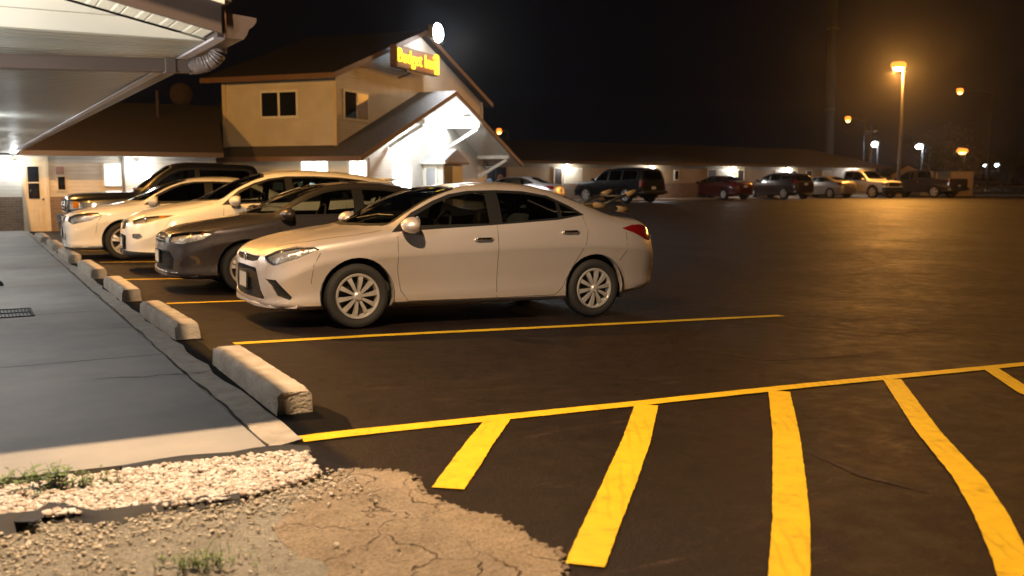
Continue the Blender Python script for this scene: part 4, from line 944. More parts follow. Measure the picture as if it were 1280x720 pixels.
def patch(bm, lay, vals, name, mat, parent, off=0.0, smooth=True, side=None):
    """the marked faces as an own mesh, moved in (off<0) along the normals"""
    if not isinstance(vals, (list, tuple)): vals = [vals]
    if side is None and vals != [0]:
        cs = [f.calc_center_median().y for f in bm.faces if f[lay] in vals]
        if cs and min(map(abs, cs)) > .2 and min(cs) < 0 < max(cs):
            return [patch(bm, lay, vals, name, mat, parent, off, smooth, s_) for s_ in (-1, 1)]
    fs = [f for f in bm.faces if f[lay] in vals and (side in (None, 0) or f.calc_center_median().y*side > 0)]
    if not fs: return None
    ids = {}; vs = []; pf = []
    for f in fs:
        r = []
        for w in f.verts:
            if w.index not in ids: ids[w.index] = len(vs); vs.append(tuple(w.co+w.normal*off))
            r.append(ids[w.index])
        pf.append(r)
    me = bpy.data.meshes.new(name); me.from_pydata(vs, [], pf); me.update()
    if smooth:
        for p in me.polygons: p.use_smooth = True
        me.set_sharp_from_angle(angle=.6)
    me.materials.append(mat); o = bpy.data.objects.new(name, me); col.objects.link(o); o.parent = parent
    return o

def wheel(parent, x, y, r, w, style='multi', det=True, rimr=.66, rimmat=None):
    s = -1 if y < 0 else 1; a = w/2
    prof = [(r*.70,-a*.8),(r*.80,-a*1.0),(r*.93,-a*.98),(r*.985,-a*.78),(r,-a*.5),(r,a*.5),(r*.985,a*.78),(r*.93,a*.98),(r*.80,a),(r*.70,a*.85),(r*.66,a*.5)]
    m = MB().lathe(prof, 40 if det else 24, (x,y,r), 'y'); t = m.build('wheel', M['rubber'], parent, smooth=True, auto=.9)
    rr = r*rimr; o = y+s*a*.80; rm = rimmat or M['rim']
    b = MB().lathe([(rr*1.06,s*(-a*.1)),(rr*1.06,s*.0),(rr*1.03,s*.010),(rr*.95,s*.006),(rr*.91,s*-.015),(rr*.88,s*-.06)], 40 if det else 20, (x,o,r), 'y')
    b.build('rim', rm, t, smooth=True, auto=.7)
    k = MB().lathe([(rr*.92,s*-.055),(0,s*-.065)], 24, (x,o,r), 'y'); k.build('hub_face', M['rimdark'], t, smooth=True)
    sp = MB(); nsp = {'multi':10,'five':5,'six':6,'truck':8,'fivev':10}[style]
    for i in range(nsp):
        if style == 'fivev': th = 2*math.pi*(i//2)/5+(.17 if i % 2 else -.17)+.3
        else: th = 2*math.pi*i/nsp+.16
        wd0, wd1 = {'multi':(.055,.115),'five':(.20,.30),'six':(.18,.26),'truck':(.16,.24),'fivev':(.08,.12)}[style]
        c, sn = math.cos(th), math.sin(th); R1 = rr*.14; R2 = rr*.95
        def pt(ra, ta, dep): return (x+ra*c-ta*sn, o+s*dep, r+ra*sn+ta*c)
        q = [pt(R1,-rr*wd0,0.0),pt(R1,rr*wd0,0.0),pt(rr*.6,rr*wd1*.72,.016),pt(R2,rr*wd1,.0),pt(R2,-rr*wd1,.0),pt(rr*.6,-rr*wd1*.72,.016)]
        qb = [(a_,b_-s*.035,c_) for a_,b_,c_ in q]
        sp.add(q+qb, [(0,1,2,5),(5,2,3,4),(0,1,7,6),(1,2,8,7),(2,3,9,8),(3,4,10,9),(4,5,11,10),(5,0,6,11)])
    sp.lathe([(rr*.20,s*-.03),(rr*.20,s*.012),(rr*.14,s*.022),(0,s*.024)], 16, (x,o,r), 'y')
    sp.build('spokes', rm, t, smooth=True, auto=.5)
    return t

def seat_mesh(par, x, y, zf, h=.62, head=True, w=.5):
    m = MB(); m.box((x-.02,y,zf+.10),(.50,w,.16)); 
    m.prism([(x+.20,y-w/2,zf+.12),(x+.30,y-w/2,zf+.10),(x+.30+h*.36,y-w*.42,zf+.14+h),(x+.20+h*.36,y-w*.42,zf+.14+h)], (0,w*.92,0))
    if head: m.prism([(x+.20+h*.40,y-.12,zf+.19+h),(x+.28+h*.40,y-.12,zf+.19+h),(x+.31+h*.42,y-.10,zf+.37+h),(x+.24+h*.42,y-.10,zf+.37+h)], (0,.22,0))
    return m.build('seat', M['seat'], par, bevel=.045 if head else .04, smooth=True, auto=.9)

def vehicle(name, label, cat, loc, rz, T, paint, group=None, ry=0.0, det=2):
    """det 2: near; 1: far. Local frame: x to the rear from the front axle, y across, z up"""
    t = thing(name, label, cat, loc, rz, group, ry)
    bm = loft(T, 64 if det == 2 else 40); lay = bm.faces.layers.int.new('tag')
    tree = BVHTree.FromBMesh(bm)
    wb, wr = T['wb'], T['wr']; ar = T.get('arch', wr+.055)
    # wheel arches
    for x in (0, wb):
        c = [(x+ar*math.cos(a), 0, wr+.01+ar*math.sin(a)) for a in np.linspace(-.75, math.pi+.75, 23)]
        for s in (-1, 1):
            cut(bm, lay, c, (0,1,0), 90, lambda p, s=s, x=x: p.y*s > .45 and abs(p.x-x) < .6 and p.z < wr+ar+.1)
    sets = []
    for (nm, polys, d, xf, mat, off, back) in T['patches']:
        val = len(sets)+1; sets.append((val, nm, mat, off, back))
        for poly in polys:
            for s in ((-1, 1) if abs(d[1]) > .01 else (0,)):
                pl = [(p[0], p[1]*(-s if s else 1) if s else p[1], p[2]) for p in poly]
                dd = (d[0], d[1]*(-s) if s else d[1], d[2])
                cut(bm, lay, pl, dd, val, (lambda p, s=s: xf(p) and p.y*s > .02) if s else xf)
    # glass inside the black trim
    for (nm, polys, d, xf, into) in T['panes']:
        for poly in polys:
            for s in ((-1, 1) if abs(d[1]) > .01 else (0,)):
                pl = [(p[0], p[1]*(-s) if s else p[1], p[2]) for p in poly]
                src = [v for v, n_, *_ in sets if n_ == into][0]
                dd = (d[0], d[1]*(-s) if s else d[1], d[2])
                cut(bm, lay, pl, dd, 60+[p[0] for p in T['panes']].index(nm), (lambda p, s=s: xf(p) and p.y*s > .02) if s else xf, only=src)
    if T.get('bed'):
        cut(bm, lay, T['bed'], (0,0,-1), 91, lambda p: p.z > T['bedz']-.12)
    bm.verts.index_update(); bm.normal_update()
    body = patch(bm, lay, 0, 'body', paint, t)
    # folded rims where openings were cut
    m = MB()
    for e in bm.edges:
        tg = [f[lay] for f in e.link_faces]
        if len(tg) == 2 and (tg[0] == 0) != (tg[1] == 0) and (max(tg) in (90, 91) or max(tg) >= 1):
            a, b = e.verts; k = .06 if max(tg) == 90 else .018
            na = a.normal*k; nb = b.normal*k
            if max(tg) == 90: na = Vector((0,math.copysign(k,a.co.y),0)); nb = Vector((0,math.copysign(k,b.co.y),0))
            m.add([a.co,b.co,b.co-nb,a.co-na], [(0,1,2,3)])
    if m.v: m.build('rim_fold', paint if not T.get('clad') else M['black'], body, fix=False)
    for val, nm, mat, off, back in sets:
        o = patch(bm, lay, val, nm, mat, t if nm not in ('chrome_trim',) else body, off)
        if o and back:
            if isinstance(o, list):
                for s_, q_ in zip((-1, 1), o): patch(bm, lay, val, back[0], back[1], q_, back[2], True, s_)
            else: patch(bm, lay, val, back[0], back[1], o, back[2], True, 0)
    for i, (nm, *_r) in enumerate(T['panes']):
        o = patch(bm, lay, 60+i, nm, T.get('glassmat', M['glass']), t, -.006)
    # wheel wells, floor, cabin
    for x in (0, wb):
        for s in (-1, 1):
            m = MB(); yo = T['w'](x)
            prof = []; n = 18
            arc = [(x+(ar+.004)*math.cos(a), wr+.01+(ar+.004)*math.sin(a)) for a in np.linspace(-.35, math.pi+.35, n)]
            vs = [(px, s*(yo-.015), pz) for px, pz in arc]+[(px, s*(yo-.40), pz) for px, pz in arc]
            m.add(vs, [(i,i+1,n+i+1,n+i) for i in range(n-1)]+[tuple(range(n,2*n))])
            m.build('wheel_well', M['black'], t, fix=False)
    z0 = T['zb'](wb/2)
    wi = T['w'](wb/2)-.12
    MB().b2((ar+.05,-wi-.04,z0+.02),(wb-ar-.05,wi+.04,z0+.10)).build('floor_pan', M['black'], t)
    if det == 2:
        xb = T['cowl']; zbelt = T['belt']
        MB().prism([(xb-.15,-wi+.05,z0+.15),(xb+.45,-wi+.05,z0+.15),(xb+.62,-wi+.05,zbelt-.22),(xb+.55,-wi+.05,zbelt-.04),(xb+.25,-wi+.05,zbelt-.02),(xb-.05,-wi+.05,zbelt-.10)], (0,2*wi-.1,0)).build('dashboard', M['cabin'], t)
        st = MB(); c0 = Vector((xb+.78,-.36 if T.get('lhd',1) > 0 else .36,zbelt-.02)); pts_ = []
        for k in range(19):
            a = 2*math.pi*k/18; pts_.append(c0+Vector((.19*math.sin(a)*.35,.19*math.cos(a),.19*math.sin(a)*.94)))
        st.tube(pts_, .016, 6, False); st.tube([c0, c0+Vector((-.2,0,-.1))], .03, 6); st.build('steering_wheel', M['cabin'], t, smooth=True)
        for y in (-.37,.37): seat_mesh(t, xb+1.22, y, z0+.18, T.get('seath',.60))
        if T.get('rear_seat', True): seat_mesh(t, xb+2.02, 0, z0+.20, T.get('seath',.60)*.95, False, 1.25)
        MB().b2((xb+.2,-wi+.0,z0+.1),(wb-.2,-wi+.04,zbelt-.06)).build('door_card', M['cabin'], t)
        MB().b2((xb+.2,wi-.04,z0+.1),(wb-.2,wi,zbelt-.06)).build('door_card', M['cabin'], t)
    def side(x, z, s=-1):
        h = tree.ray_cast(Vector((x, s*3, z)), Vector((0,-s,0))); return h[0] if h[0] else Vector((x, s*T['w'](x), z))
    def sn(x, z, s=-1):
        h = tree.ray_cast(Vector((x, s*3, z)), Vector((0,-s,0))); return h[1] if h[0] else Vector((0,s,0))
    # panel gaps
    if det == 2 or T.get('gaps_far'):
        m = MB()
        for line in T['gaps']:
            for s in (-1, 1):
                P_ = []
                for (xa, za_), (xb_, zb_) in zip(line, line[1:]):
                    k = max(2, int(math.hypot(xb_-xa, zb_-za_)/.06))
                    for i in range(k): P_.append(side(xa+(xb_-xa)*i/k, za_+(zb_-za_)*i/k, s))
                P_.append(side(*line[-1], s)); m.tube(P_, .0028 if det == 2 else .01, 5)
        for line in T.get('hood_gaps', ()):
            for s in (-1, 1):
                P_ = []
                for a, b in zip(line, line[1:]):
                    for i in range(8):
                        q = Vector(a).lerp(Vector(b), i/8); h = tree.ray_cast(Vector((q.x, q.y*s, 3)), Vector((0,0,-1)))
                        if h[0]: P_.append(h[0])
                if len(P_) > 1: m.tube(P_, .0026, 5)
        m.build('panel_gap', M['crack'], body, smooth=True)
    for (x, z) in T['handles']:
        for s in (-1, 1):
            p = side(x, z, s); n = sn(x, z, s); m = MB()
            m.tube([p+Vector((-.10,0,-.004))+n*.004, p+Vector((-.08,0,0))+n*.026, p+Vector((.07,0,.004))+n*.026, p+Vector((.10,0,.006))+n*.004], [.012,.016,.016,.013], 8)
            m.build('door_handle', T.get('handlemat', M['chrome']), t, smooth=True)
    mx, mz = T['mirror']
    for s in (-1, 1):
        p = side(mx, mz, s); m = MB(); bm2 = bmesh.new(); bmesh.ops.create_uvsphere(bm2, u_segments=16, v_segments=10, radius=1)
        for w_ in bm2.verts:
            c = w_.co; k = 1.0 if c.x < 0 else .45
            w_.co = Vector((mx+.01+c.x*.10*k*1.2, p.y+s*.15+c.y*.125*(1-.15*abs(c.z)), mz+.055+c.z*.082))
        me = bpy.data.meshes.new('mirror'); bm2.to_mesh(me); bm2.free(); me.materials.append(T.get('mirrormat', paint))
        for q in me.polygons: q.use_smooth = True
        o = bpy.data.objects.new('mirror', me); col.objects.link(o); o.parent = t
        MB().prism([(mx-.05,p.y-s*.02,mz-.02),(mx+.06,p.y-s*.02,mz-.02),(mx+.05,p.y-s*.02,mz+.04),(mx-.02,p.y-s*.02,mz+.06)], (0,s*.10,.0)).build('mirror_arm', M['black'], o)
        MB().lathe([(.088,0),(.0,.0)], 14, (mx+.052,p.y+s*.15,mz+.055), 'x').build('mirror_glass', M['chrome'], o)
    ys = T['w'](0)-T.get('tw',.21)/2-.012
    for x in (0, wb):
        for s in (-1, 1): wheel(t, x, s*ys, wr, T.get('tw',.21), T.get('wheel','multi'), det == 2, T.get('rimr',.66), T.get('rimmat'))
    for (nm, mb, mat, kw) in T.get('extras', lambda: [])(): mb.build(nm, mat, t, **kw)
    # number plates
    def fx(y, z, front=True):
        h = tree.ray_cast(Vector((-4 if front else 9, y, z)), Vector((1 if front else -1,0,0))); return h[0].x if h[0] else (T['x0'] if front else T['x1'])
    for fr_, z in T.get('plates', ()):
        x = fx(0, z, fr_)+(-.012 if fr_ else .012)
        pl = MB().b2((x-.006,-.155,z-.076),(x+.006,.155,z+.076)).build('number_plate', M['plate'], t)
        e = -.0075 if fr_ else .0075
        k = MB(); 
        for yy in (-.157,.157): k.b2((x-.008,yy-.006,z-.082),(x+.008,yy+.006,z+.082))
        for zz in (-.079,.079): k.b2((x-.008,-.150,z+zz-.006),(x+.008,.150,z+zz+.006))
        k.build('frame', M['black'], pl)
    if T.get('emblem'):
        x = fx(0, T['emblem'], True); e = MB()
        e.tube([(x-.012, .058*math.cos(a), T['emblem']+.038*math.sin(a)) for a in np.linspace(0, 2*math.pi, 17)], .007, 6, False)
        e.tube([(x-.012, .034*math.cos(a), T['emblem']+.006+.025*math.sin(a)) for a in np.linspace(0, 2*math.pi, 13)], .005, 6, False)
        e.build('emblem', M['chrome'], t, smooth=True)
    bm.free(); return t

def S(poly, y=-.8): return [(p[0], y, p[1]) for p in poly]      # side-view outline
def Fv(poly, x=-1.0): return [(x, p[0], p[1]) for p in poly]    # front-view outline
def Pv(poly, z=2.0): return [(p[0], p[1], z) for p in poly]     # plan outline
def mirror_y(poly):
    if len(poly[0]) == 3: return poly+[(a, -b, c) for a, b, c in poly[::-1]]   # plan outline (x, y, z)
    return poly+[(-a, b) for a, b in poly[::-1]]                              # front outline (y, z)

GLB = M['black']
def sedan_T(face='slim', glassdark=False, **kw):
    zc = [(-.955,.58),(-.945,.66),(-.92,.705),(-.88,.735),(-.8,.772),(-.6,.83),(-.3,.905),(0,.955),(.10,.977),(.35,1.085),(.6,1.19),(.85,1.29),(1.0,1.345),(1.15,1.39),(1.35,1.425),(1.6,1.447),(1.85,1.455),(2.1,1.445),(2.35,1.408),(2.5,1.368),(2.7,1.292),(2.9,1.207),(3.05,1.145),(3.15,1.118),(3.3,1.105),(3.45,1.088),(3.55,1.03),(3.62,.93),(3.66,.8),(3.685,.66)]
    e5 = [(-.955,.26,.56),(-.945,.34,.64),(-.92,.42,.685),(-.85,.52,.73),(-.7,.60,.79),(-.4,.66,.86),(0,.70,.925),(.2,.72,.95),(.36,.745,.985),(.57,.712,1.12),(.81,.665,1.25),(1.0,.63,1.32),(1.2,.60,1.365),(1.5,.585,1.388),(1.9,.58,1.385),(2.2,.585,1.35),(2.46,.60,1.285),(2.7,.605,1.215),(2.9,.615,1.145),(3.05,.635,1.098),(3.2,.65,1.07),(3.4,.65,1.045),(3.5,.62,1.0),(3.6,.53,.9),(3.66,.4,.75),(3.685,.3,.63)]
    e4 = [(-.955,.32,.50),(-.945,.42,.56),(-.92,.54,.61),(-.85,.68,.67),(-.7,.785,.74),(-.4,.84,.80),(0,.855,.862),(.36,.85,.925),(.8,.84,.955),(1.5,.835,1.0),(2.25,.82,1.045),(2.6,.80,1.045),(3.0,.775,1.02),(3.3,.75,.985),(3.5,.70,.92),(3.6,.62,.83),(3.66,.5,.70),(3.685,.38,.60)]
    w = [(-.955,.30),(-.945,.42),(-.92,.56),(-.85,.70),(-.7,.80),(-.4,.865),(0,.885),(.5,.888),(1.5,.888),(2.7,.888),(3.1,.875),(3.35,.84),(3.5,.78),(3.6,.68),(3.66,.54),(3.685,.4)]
    wz = [(-.955,.40),(-.7,.50),(-.3,.64),(.4,.70),(2.7,.78),(3.3,.74),(3.685,.56)]
    zb = [(-.955,.25),(-.9,.20),(-.5,.185),(0,.20),(2.7,.20),(3.2,.25),(3.6,.32),(3.685,.42)]
    ck = lambda p: p.z > .9
    fr = lambda p: p.x < -.35
    patches = [
     ('window_trim', [S([(.345,.935),(.59,1.125),(.83,1.243),(1.03,1.315),(1.25,1.352),(1.6,1.366),(1.9,1.36),(2.2,1.318),(2.45,1.212),(2.61,1.115),(2.25,1.062),(1.5,1.008),(.8,.965)])], (0,1,0), lambda p: .2 < p.x < 2.8 and p.z > .9, GLB, 0, None),
     ('windshield_frit', [mirror_y([(x,y,2.) for x,y in [(.09,0),(.12,.25),(.19,.5),(.31,.67),(.42,.695),(.57,.685),(.81,.637),(1.0,.60),(1.12,.57),(1.18,.3),(1.20,0)]])], (0,0,-1), lambda p: p.z > .93 and p.x < 1.3, GLB, 0, None),
     ('rear_frit', [mirror_y([(x,y,2.) for x,y in [(2.36,0),(2.38,.3),(2.46,.555),(2.7,.565),(2.9,.575),(3.0,.56),(3.06,.3),(3.07,0)]])], (0,0,-1), lambda p: p.z > 1.05 and p.x > 2.2, GLB, 0, None),
     ('taillight', [[(3.09,-.82,.972),(3.26,-.78,1.005),(3.39,-.72,1.01),(3.50,-.62,.99),(3.50,-.62,.88),(3.44,-.70,.835),(3.36,-.76,.855),(3.24,-.80,.92)]], (-.6,.8,0), lambda p: p.x > 2.9, M['redlens'], .004, None),
     ('fuel_door', [S([(2.74,.845),(2.93,.845),(2.945,.86),(2.945,.985),(2.93,1.0),(2.75,1.0),(2.735,.985),(2.73,.86)])], (0,1,0), lambda p: p.y < 0 and p.x > 2.6, kw.get('paint'), .0015, None),
    ]
    bars = lambda y0, zs, x: None
    if face == 'slim':
        patches += [
         ('headlight', [[(-.80,-.46,.700),(-.80,-.47,.665),(-.735,-.60,.615),(-.55,-.76,.69),(-.36,-.83,.775),(-.40,-.80,.80),(-.55,-.68,.80),(-.72,-.55,.755)]], (.6,.8,0), fr, M['lens'], -.002, ('reflector', M['reflector'], -.03)),
         ('grille', [Fv(mirror_y([(0,.692),(.30,.690),(.47,.700),(.46,.655),(.30,.632),(0,.628)]))], (1,0,0), lambda p: p.x < -.6, M['grille'], -.012, None),
         ('bumper_intake', [Fv(mirror_y([(0,.585),(.40,.580),(.43,.57),(.60,.305),(.57,.290),(0,.284)]))], (1,0,0), lambda p: p.x < -.6, M['grille'], -.02, None),
         ('fog_pocket', [[(-.88,-.60,.49),(-.78,-.70,.485),(-.66,-.80,.32),(-.68,-.79,.295),(-.78,-.71,.33),(-.82,-.67,.42)]], (.6,.8,0), fr, M['black'], -.02, None)]
    elif face == 'wide':
        patches += [
         ('headlight', [[(-.83,-.43,.735),(-.82,-.46,.635),(-.70,-.66,.625),(-.50,-.80,.69),(-.40,-.835,.77),(-.50,-.74,.79),(-.70,-.58,.765)]], (.6,.8,0), fr, M['lens'], -.002, ('reflector', M['reflector'], -.04)),
         ('grille', [Fv(mirror_y([(0,.735),(.42,.725),(.43,.63),(0,.615)]))], (1,0,0), lambda p: p.x < -.6, M['grille'], -.012, None),
         ('bumper_intake', [Fv(mirror_y([(0,.53),(.60,.53),(.68,.44),(.64,.30),(0,.285)]))], (1,0,0), lambda p: p.x < -.5, M['grille'], -.018, None)]
    elif face == 'hatch':
        patches += [
         ('headlight', [[(-.81,-.44,.715),(-.80,-.47,.645),(-.72,-.61,.60),(-.52,-.78,.66),(-.34,-.845,.755),(-.40,-.81,.80),(-.55,-.69,.80),(-.72,-.55,.765)]], (.6,.8,0), fr, M['lens'], -.002, ('reflector', M['reflector'], -.04)),
         ('grille', [Fv(mirror_y([(0,.725),(.36,.715),(.40,.69),(.33,.62),(0,.61)]))], (1,0,0), lambda p: p.x < -.6, M['grille'], -.012, None),
         ('bumper_intake', [Fv(mirror_y([(.0,.44),(.30,.44),(.31,.31),(0,.30)])), Fv([(.37,.44),(.50,.44),(.51,.34),(.37,.32)]), Fv([(-.37,.44),(-.50,.44),(-.51,.34),(-.37,.32)])], (1,0,0), lambda p: p.x < -.5, M['grille'], -.018, None)]
    panes = [
     ('front_window', [S([(.56,1.0),(.60,1.09),(.85,1.215),(1.05,1.287),(1.26,1.326),(1.43,1.336),(1.42,1.022)])], (0,1,0), lambda p: p.z > .9, 'window_trim'),
     ('rear_window', [S([(1.57,1.03),(1.58,1.338),(1.9,1.332),(2.17,1.295),(2.27,1.25),(2.25,1.085)])], (0,1,0), lambda p: p.z > .9, 'window_trim'),
     ('quarter_window', [S([(2.305,1.095),(2.315,1.235),(2.43,1.185),(2.545,1.118)])], (0,1,0), lambda p: p.z > .9, 'window_trim'),
     ('windshield', [mirror_y([(x,y,2.) for x,y in [(.16,0),(.19,.25),(.26,.49),(.38,.655),(.57,.65),(.81,.60),(1.0,.565),(1.08,.535),(1.13,.3),(1.15,0)]])], (0,0,-1), lambda p: p.z > .93 and p.x < 1.3, 'windshield_frit'),
     ('rear_screen', [mirror_y([(x,y,2.) for x,y in [(2.42,0),(2.44,.3),(2.52,.515),(2.7,.525),(2.9,.53),(2.95,.5),(3.0,.3),(3.01,0)]])], (0,0,-1), lambda p: p.z > 1.05 and p.x > 2.2, 'rear_frit')]
    def extras():
        L = []
        m = MB(); m.prism([(-.955,-.36,.245),(-.93,-.50,.245),(-.86,-.66,.245),(-.60,-.80,.245),(-.60,-.78,.245),(-.5,0,.245),(-.60,.78,.245),(-.60,.80,.245),(-.86,.66,.245),(-.93,.50,.245),(-.955,.36,.245)], (0,0,-.035)); L.append(('front_lip', m, kw.get('paint'), dict(bevel=.008)))
        for s in (-1, 1):
            m = MB(); m.tube([(.24,s*.10,.99+.06),(.40,s*.30,1.095),(.52,s*.62,1.09)], .007, 5)
            L.append(('wiper', m, M['black'], {}))
        if face != 'slim' : 
            m = MB()
            for z in ((.70,.66) if face == 'wide' else (.70,.655)): m.tube([(-.93,-.38,z-.004),(-.955,-.2,z),(-.958,0,z+.002),(-.955,.2,z),(-.93,.38,z-.004)], .009, 6)
            L.append(('grille_bar', m, M['chrome'], dict(smooth=True)))
            if face == 'wide':
                m = MB().tube([(-.62,-.79,.26),(-.86,-.67,.265),(-.945,-.42,.27),(-.96,0,.27),(-.945,.42,.27),(-.86,.67,.265),(-.62,.79,.26)], .010, 6); L.append(('chrome_trim', m, M['chrome'], dict(smooth=True)))
        for s in (-1, 1):
            m = MB(); m.lathe([(0,-.02),(.05,-.012),(.062,.004),(.062,.02)], 14, (-.71,s*.595,.70), 'x'); m.lathe([(0,-.02),(.038,-.012),(.045,.004)], 14, (-.77,s*.515,.695), 'x')
            L.append(('headlamp_bulb', m, M['chrome'], dict(smooth=True)))
        for s in (-1, 1):
            m = MB(); m.box((-.475,s*.765,.752),(.15,.02,.045), rz=s*-.42)
            L.append(('turn_signal', m, M['amber'], dict(bevel=.008)))
        return L
    d = dict(wb=2.70, wr=.317, arch=.368, patches=patches, panes=panes, cowl=.30, belt=.97, tw=.21,
      gaps=[[(.40,.96),(.40,.55),(.44,.36),(.52,.255),(1.48,.255),(2.20,.262),(2.29,.34),(2.42,.58),(2.56,.80),(2.60,.93),(2.58,1.10)],[(1.50,1.0),(1.50,.26)],[(-.37,.74),(-.44,.62),(-.46,.45)],[(3.12,.93),(3.10,.72),(3.02,.62)]],
      hood_gaps=[[(-.74,.52,0),(-.45,.70,0),(0,.775,0),(.30,.77,0)],[(3.12,.60,0),(3.35,.64,0),(3.50,.60,0)]],
      handles=[(1.33,.86),(2.37,.93)], mirror=(.50,.955), plates=[(True,.44),(False,.80)], extras=extras)
    T = T_of(zc, e5, e4, w, wz, zb, **d)
    T.update({k: v for k, v in kw.items() if k != 'paint'}); 
    if glassdark: T['glassmat'] = M['glass_dark']
    return T

def cross_T(paint, **kw):
    """crossover / minivan: tall, raked screen, roof running back to a small spoiler"""
    zc = [(-.93,.62),(-.905,.74),(-.85,.81),(-.75,.87),(-.5,.97),(-.2,1.04),(0,1.075),(.14,1.10),(.4,1.225),(.7,1.375),(.95,1.485),(1.15,1.555),(1.35,1.60),(1.6,1.628),(1.95,1.645),(2.4,1.635),(2.8,1.605),(3.15,1.56),(3.35,1.525),(3.42,1.50),(3.52,1.34),(3.62,1.17),(3.69,1.03),(3.74,.85),(3.76,.65)]
    e5 = [(-.93,.25,.58),(-.90,.42,.715),(-.8,.56,.81),(-.5,.66,.925),(0,.72,1.03),(.22,.745,1.075),(.42,.755,1.12),(.7,.715,1.30),(.95,.675,1.425),(1.2,.645,1.505),(1.5,.63,1.55),(1.95,.625,1.567),(2.4,.625,1.555),(2.8,.63,1.52),(3.1,.635,1.475),(3.35,.64,1.43),(3.44,.645,1.38),(3.54,.66,1.25),(3.63,.67,1.10),(3.70,.64,.98),(3.74,.5,.82),(3.76,.4,.62)]
    e4 = [(-.93,.34,.54),(-.90,.54,.64),(-.8,.70,.74),(-.5,.84,.84),(0,.895,.93),(.42,.895,1.04),(.9,.885,1.075),(1.6,.88,1.10),(2.4,.87,1.14),(2.9,.855,1.18),(3.3,.82,1.20),(3.5,.78,1.14),(3.63,.74,1.03),(3.70,.68,.92),(3.74,.58,.76),(3.76,.46,.58)]
    w = [(-.93,.38),(-.915,.50),(-.88,.62),(-.8,.74),(-.6,.86),(-.3,.925),(0,.935),(2.75,.935),(3.2,.925),(3.45,.89),(3.6,.82),(3.70,.72),(3.74,.62),(3.76,.5)]
    wz = [(-.93,.45),(-.5,.60),(0,.74),(2.75,.84),(3.4,.80),(3.76,.58)]
    zb = [(-.93,.27),(-.85,.23),(0,.24),(2.75,.24),(3.3,.28),(3.76,.40)]
    fr = lambda p: p.x < -.25
    patches = [
     ('window_trim', [S([(.43,1.055),(.72,1.29),(.97,1.41),(1.22,1.487),(1.5,1.528),(1.95,1.542),(2.4,1.53),(2.8,1.495),(3.08,1.44),(3.24,1.36),(3.20,1.27),(2.9,1.195),(2.4,1.155),(1.6,1.11),(.9,1.085)])], (0,1,0), lambda p: .3 < p.x < 3.4 and p.z > 1.0, GLB, 0, None),
     ('windshield_frit', [mirror_y([(x,y,2.) for x,y in [(.13,0),(.17,.3),(.25,.56),(.40,.715),(.5,.725),(.7,.69),(.95,.648),(1.15,.615),(1.22,.3),(1.24,0)]])], (0,0,-1), lambda p: p.z > 1.0 and p.x < 1.4, GLB, 0, None),
     ('rear_screen', [Fv(mirror_y([(0,1.46),(.50,1.43),(.60,1.36),(.62,1.20),(.55,1.12),(0,1.10)]), 4.0)], (-1,0,0), lambda p: p.x > 3.3, M['glass_dark'], -.004, None),
     ('taillight', [[(3.34,-.80,1.13),(3.50,-.76,1.19),(3.60,-.72,1.16),(3.68,-.64,1.02),(3.66,-.66,.96),(3.5,-.77,1.0)]], (-.6,.8,0), lambda p: p.x > 3.1, M['redlens'], .004, None),
     ('headlight', [[(-.84,-.52,.80),(-.80,-.60,.745),(-.62,-.78,.77),(-.36,-.89,.865),(-.30,-.90,.895),(-.50,-.80,.885),(-.70,-.66,.855)]], (.6,.8,0), fr, M['lens'], -.002, ('reflector', M['reflector'], -.035)),
     ('grille', [Fv(mirror_y([(0,.80),(.30,.79),(.36,.75),(.27,.66),(0,.645)]))], (1,0,0), lambda p: p.x < -.6, M['grille'], -.014, None),
     ('bumper_intake', [Fv(mirror_y([(0,.57),(.40,.57),(.44,.53),(.44,.35),(0,.33)]))], (1,0,0), lambda p: p.x < -.5, M['grille'], -.02, None),
     ('fog_pocket', [[(-.83,-.62,.60),(-.74,-.74,.61),(-.70,-.77,.56),(-.76,-.72,.52),(-.83,-.63,.54)]], (.6,.8,0), fr, M['lens'], -.003, ('fog_lamp', M['reflector'], -.02)),
     ('lower_cladding', [S([(-.95,.15),(-.95,.335),(-.55,.325),(-.40,.31),(-.40,.15)]), S([(.40,.15),(.38,.34),(2.35,.36),(2.35,.15)])], (0,1,0), lambda p: p.z < .4, M['black'], .003, None)]
    panes = [
     ('front_window', [S([(.66,1.10),(.72,1.245),(.98,1.375),(1.22,1.452),(1.46,1.492),(1.46,1.128)])], (0,1,0), lambda p: p.z > 1.0, 'window_trim'),
     ('rear_window', [S([(1.58,1.135),(1.58,1.50),(1.95,1.512),(2.38,1.50),(2.40,1.18)])], (0,1,0), lambda p: p.z > 1.0, 'window_trim'),
     ('quarter_window', [S([(2.47,1.19),(2.46,1.495),(2.78,1.468),(3.03,1.42),(3.17,1.35),(3.14,1.29),(2.9,1.225)])], (0,1,0), lambda p: p.z > 1.0, 'window_trim'),
     ('windshield', [mirror_y([(x,y,2.) for x,y in [(.20,0),(.23,.3),(.31,.54),(.46,.69),(.7,.655),(.95,.612),(1.10,.58),(1.17,.3),(1.19,0)]])], (0,0,-1), lambda p: p.z > 1.0 and p.x < 1.4, 'windshield_frit')]
    def extras():
        m = MB().prism([(3.28,-.60,1.545),(3.50,-.56,1.525),(3.50,.56,1.525),(3.28,.60,1.545)], (0,0,-.03)); L = [('spoiler', m, paint, dict(bevel=.01))]
        for s in (-1, 1):
            m = MB(); m.box((-.43,s*.855,.868),(.13,.02,.03), rz=s*-.30)
            L.append(('turn_signal', m, M['amber'], dict(bevel=.008)))
        for s in (-1, 1):
            m = MB(); m.lathe([(0,-.02),(.04,-.012),(.052,.004)], 14, (-.67,s*.70,.82), 'x')
            L.append(('headlamp_bulb', m, M['chrome'], dict(smooth=True)))
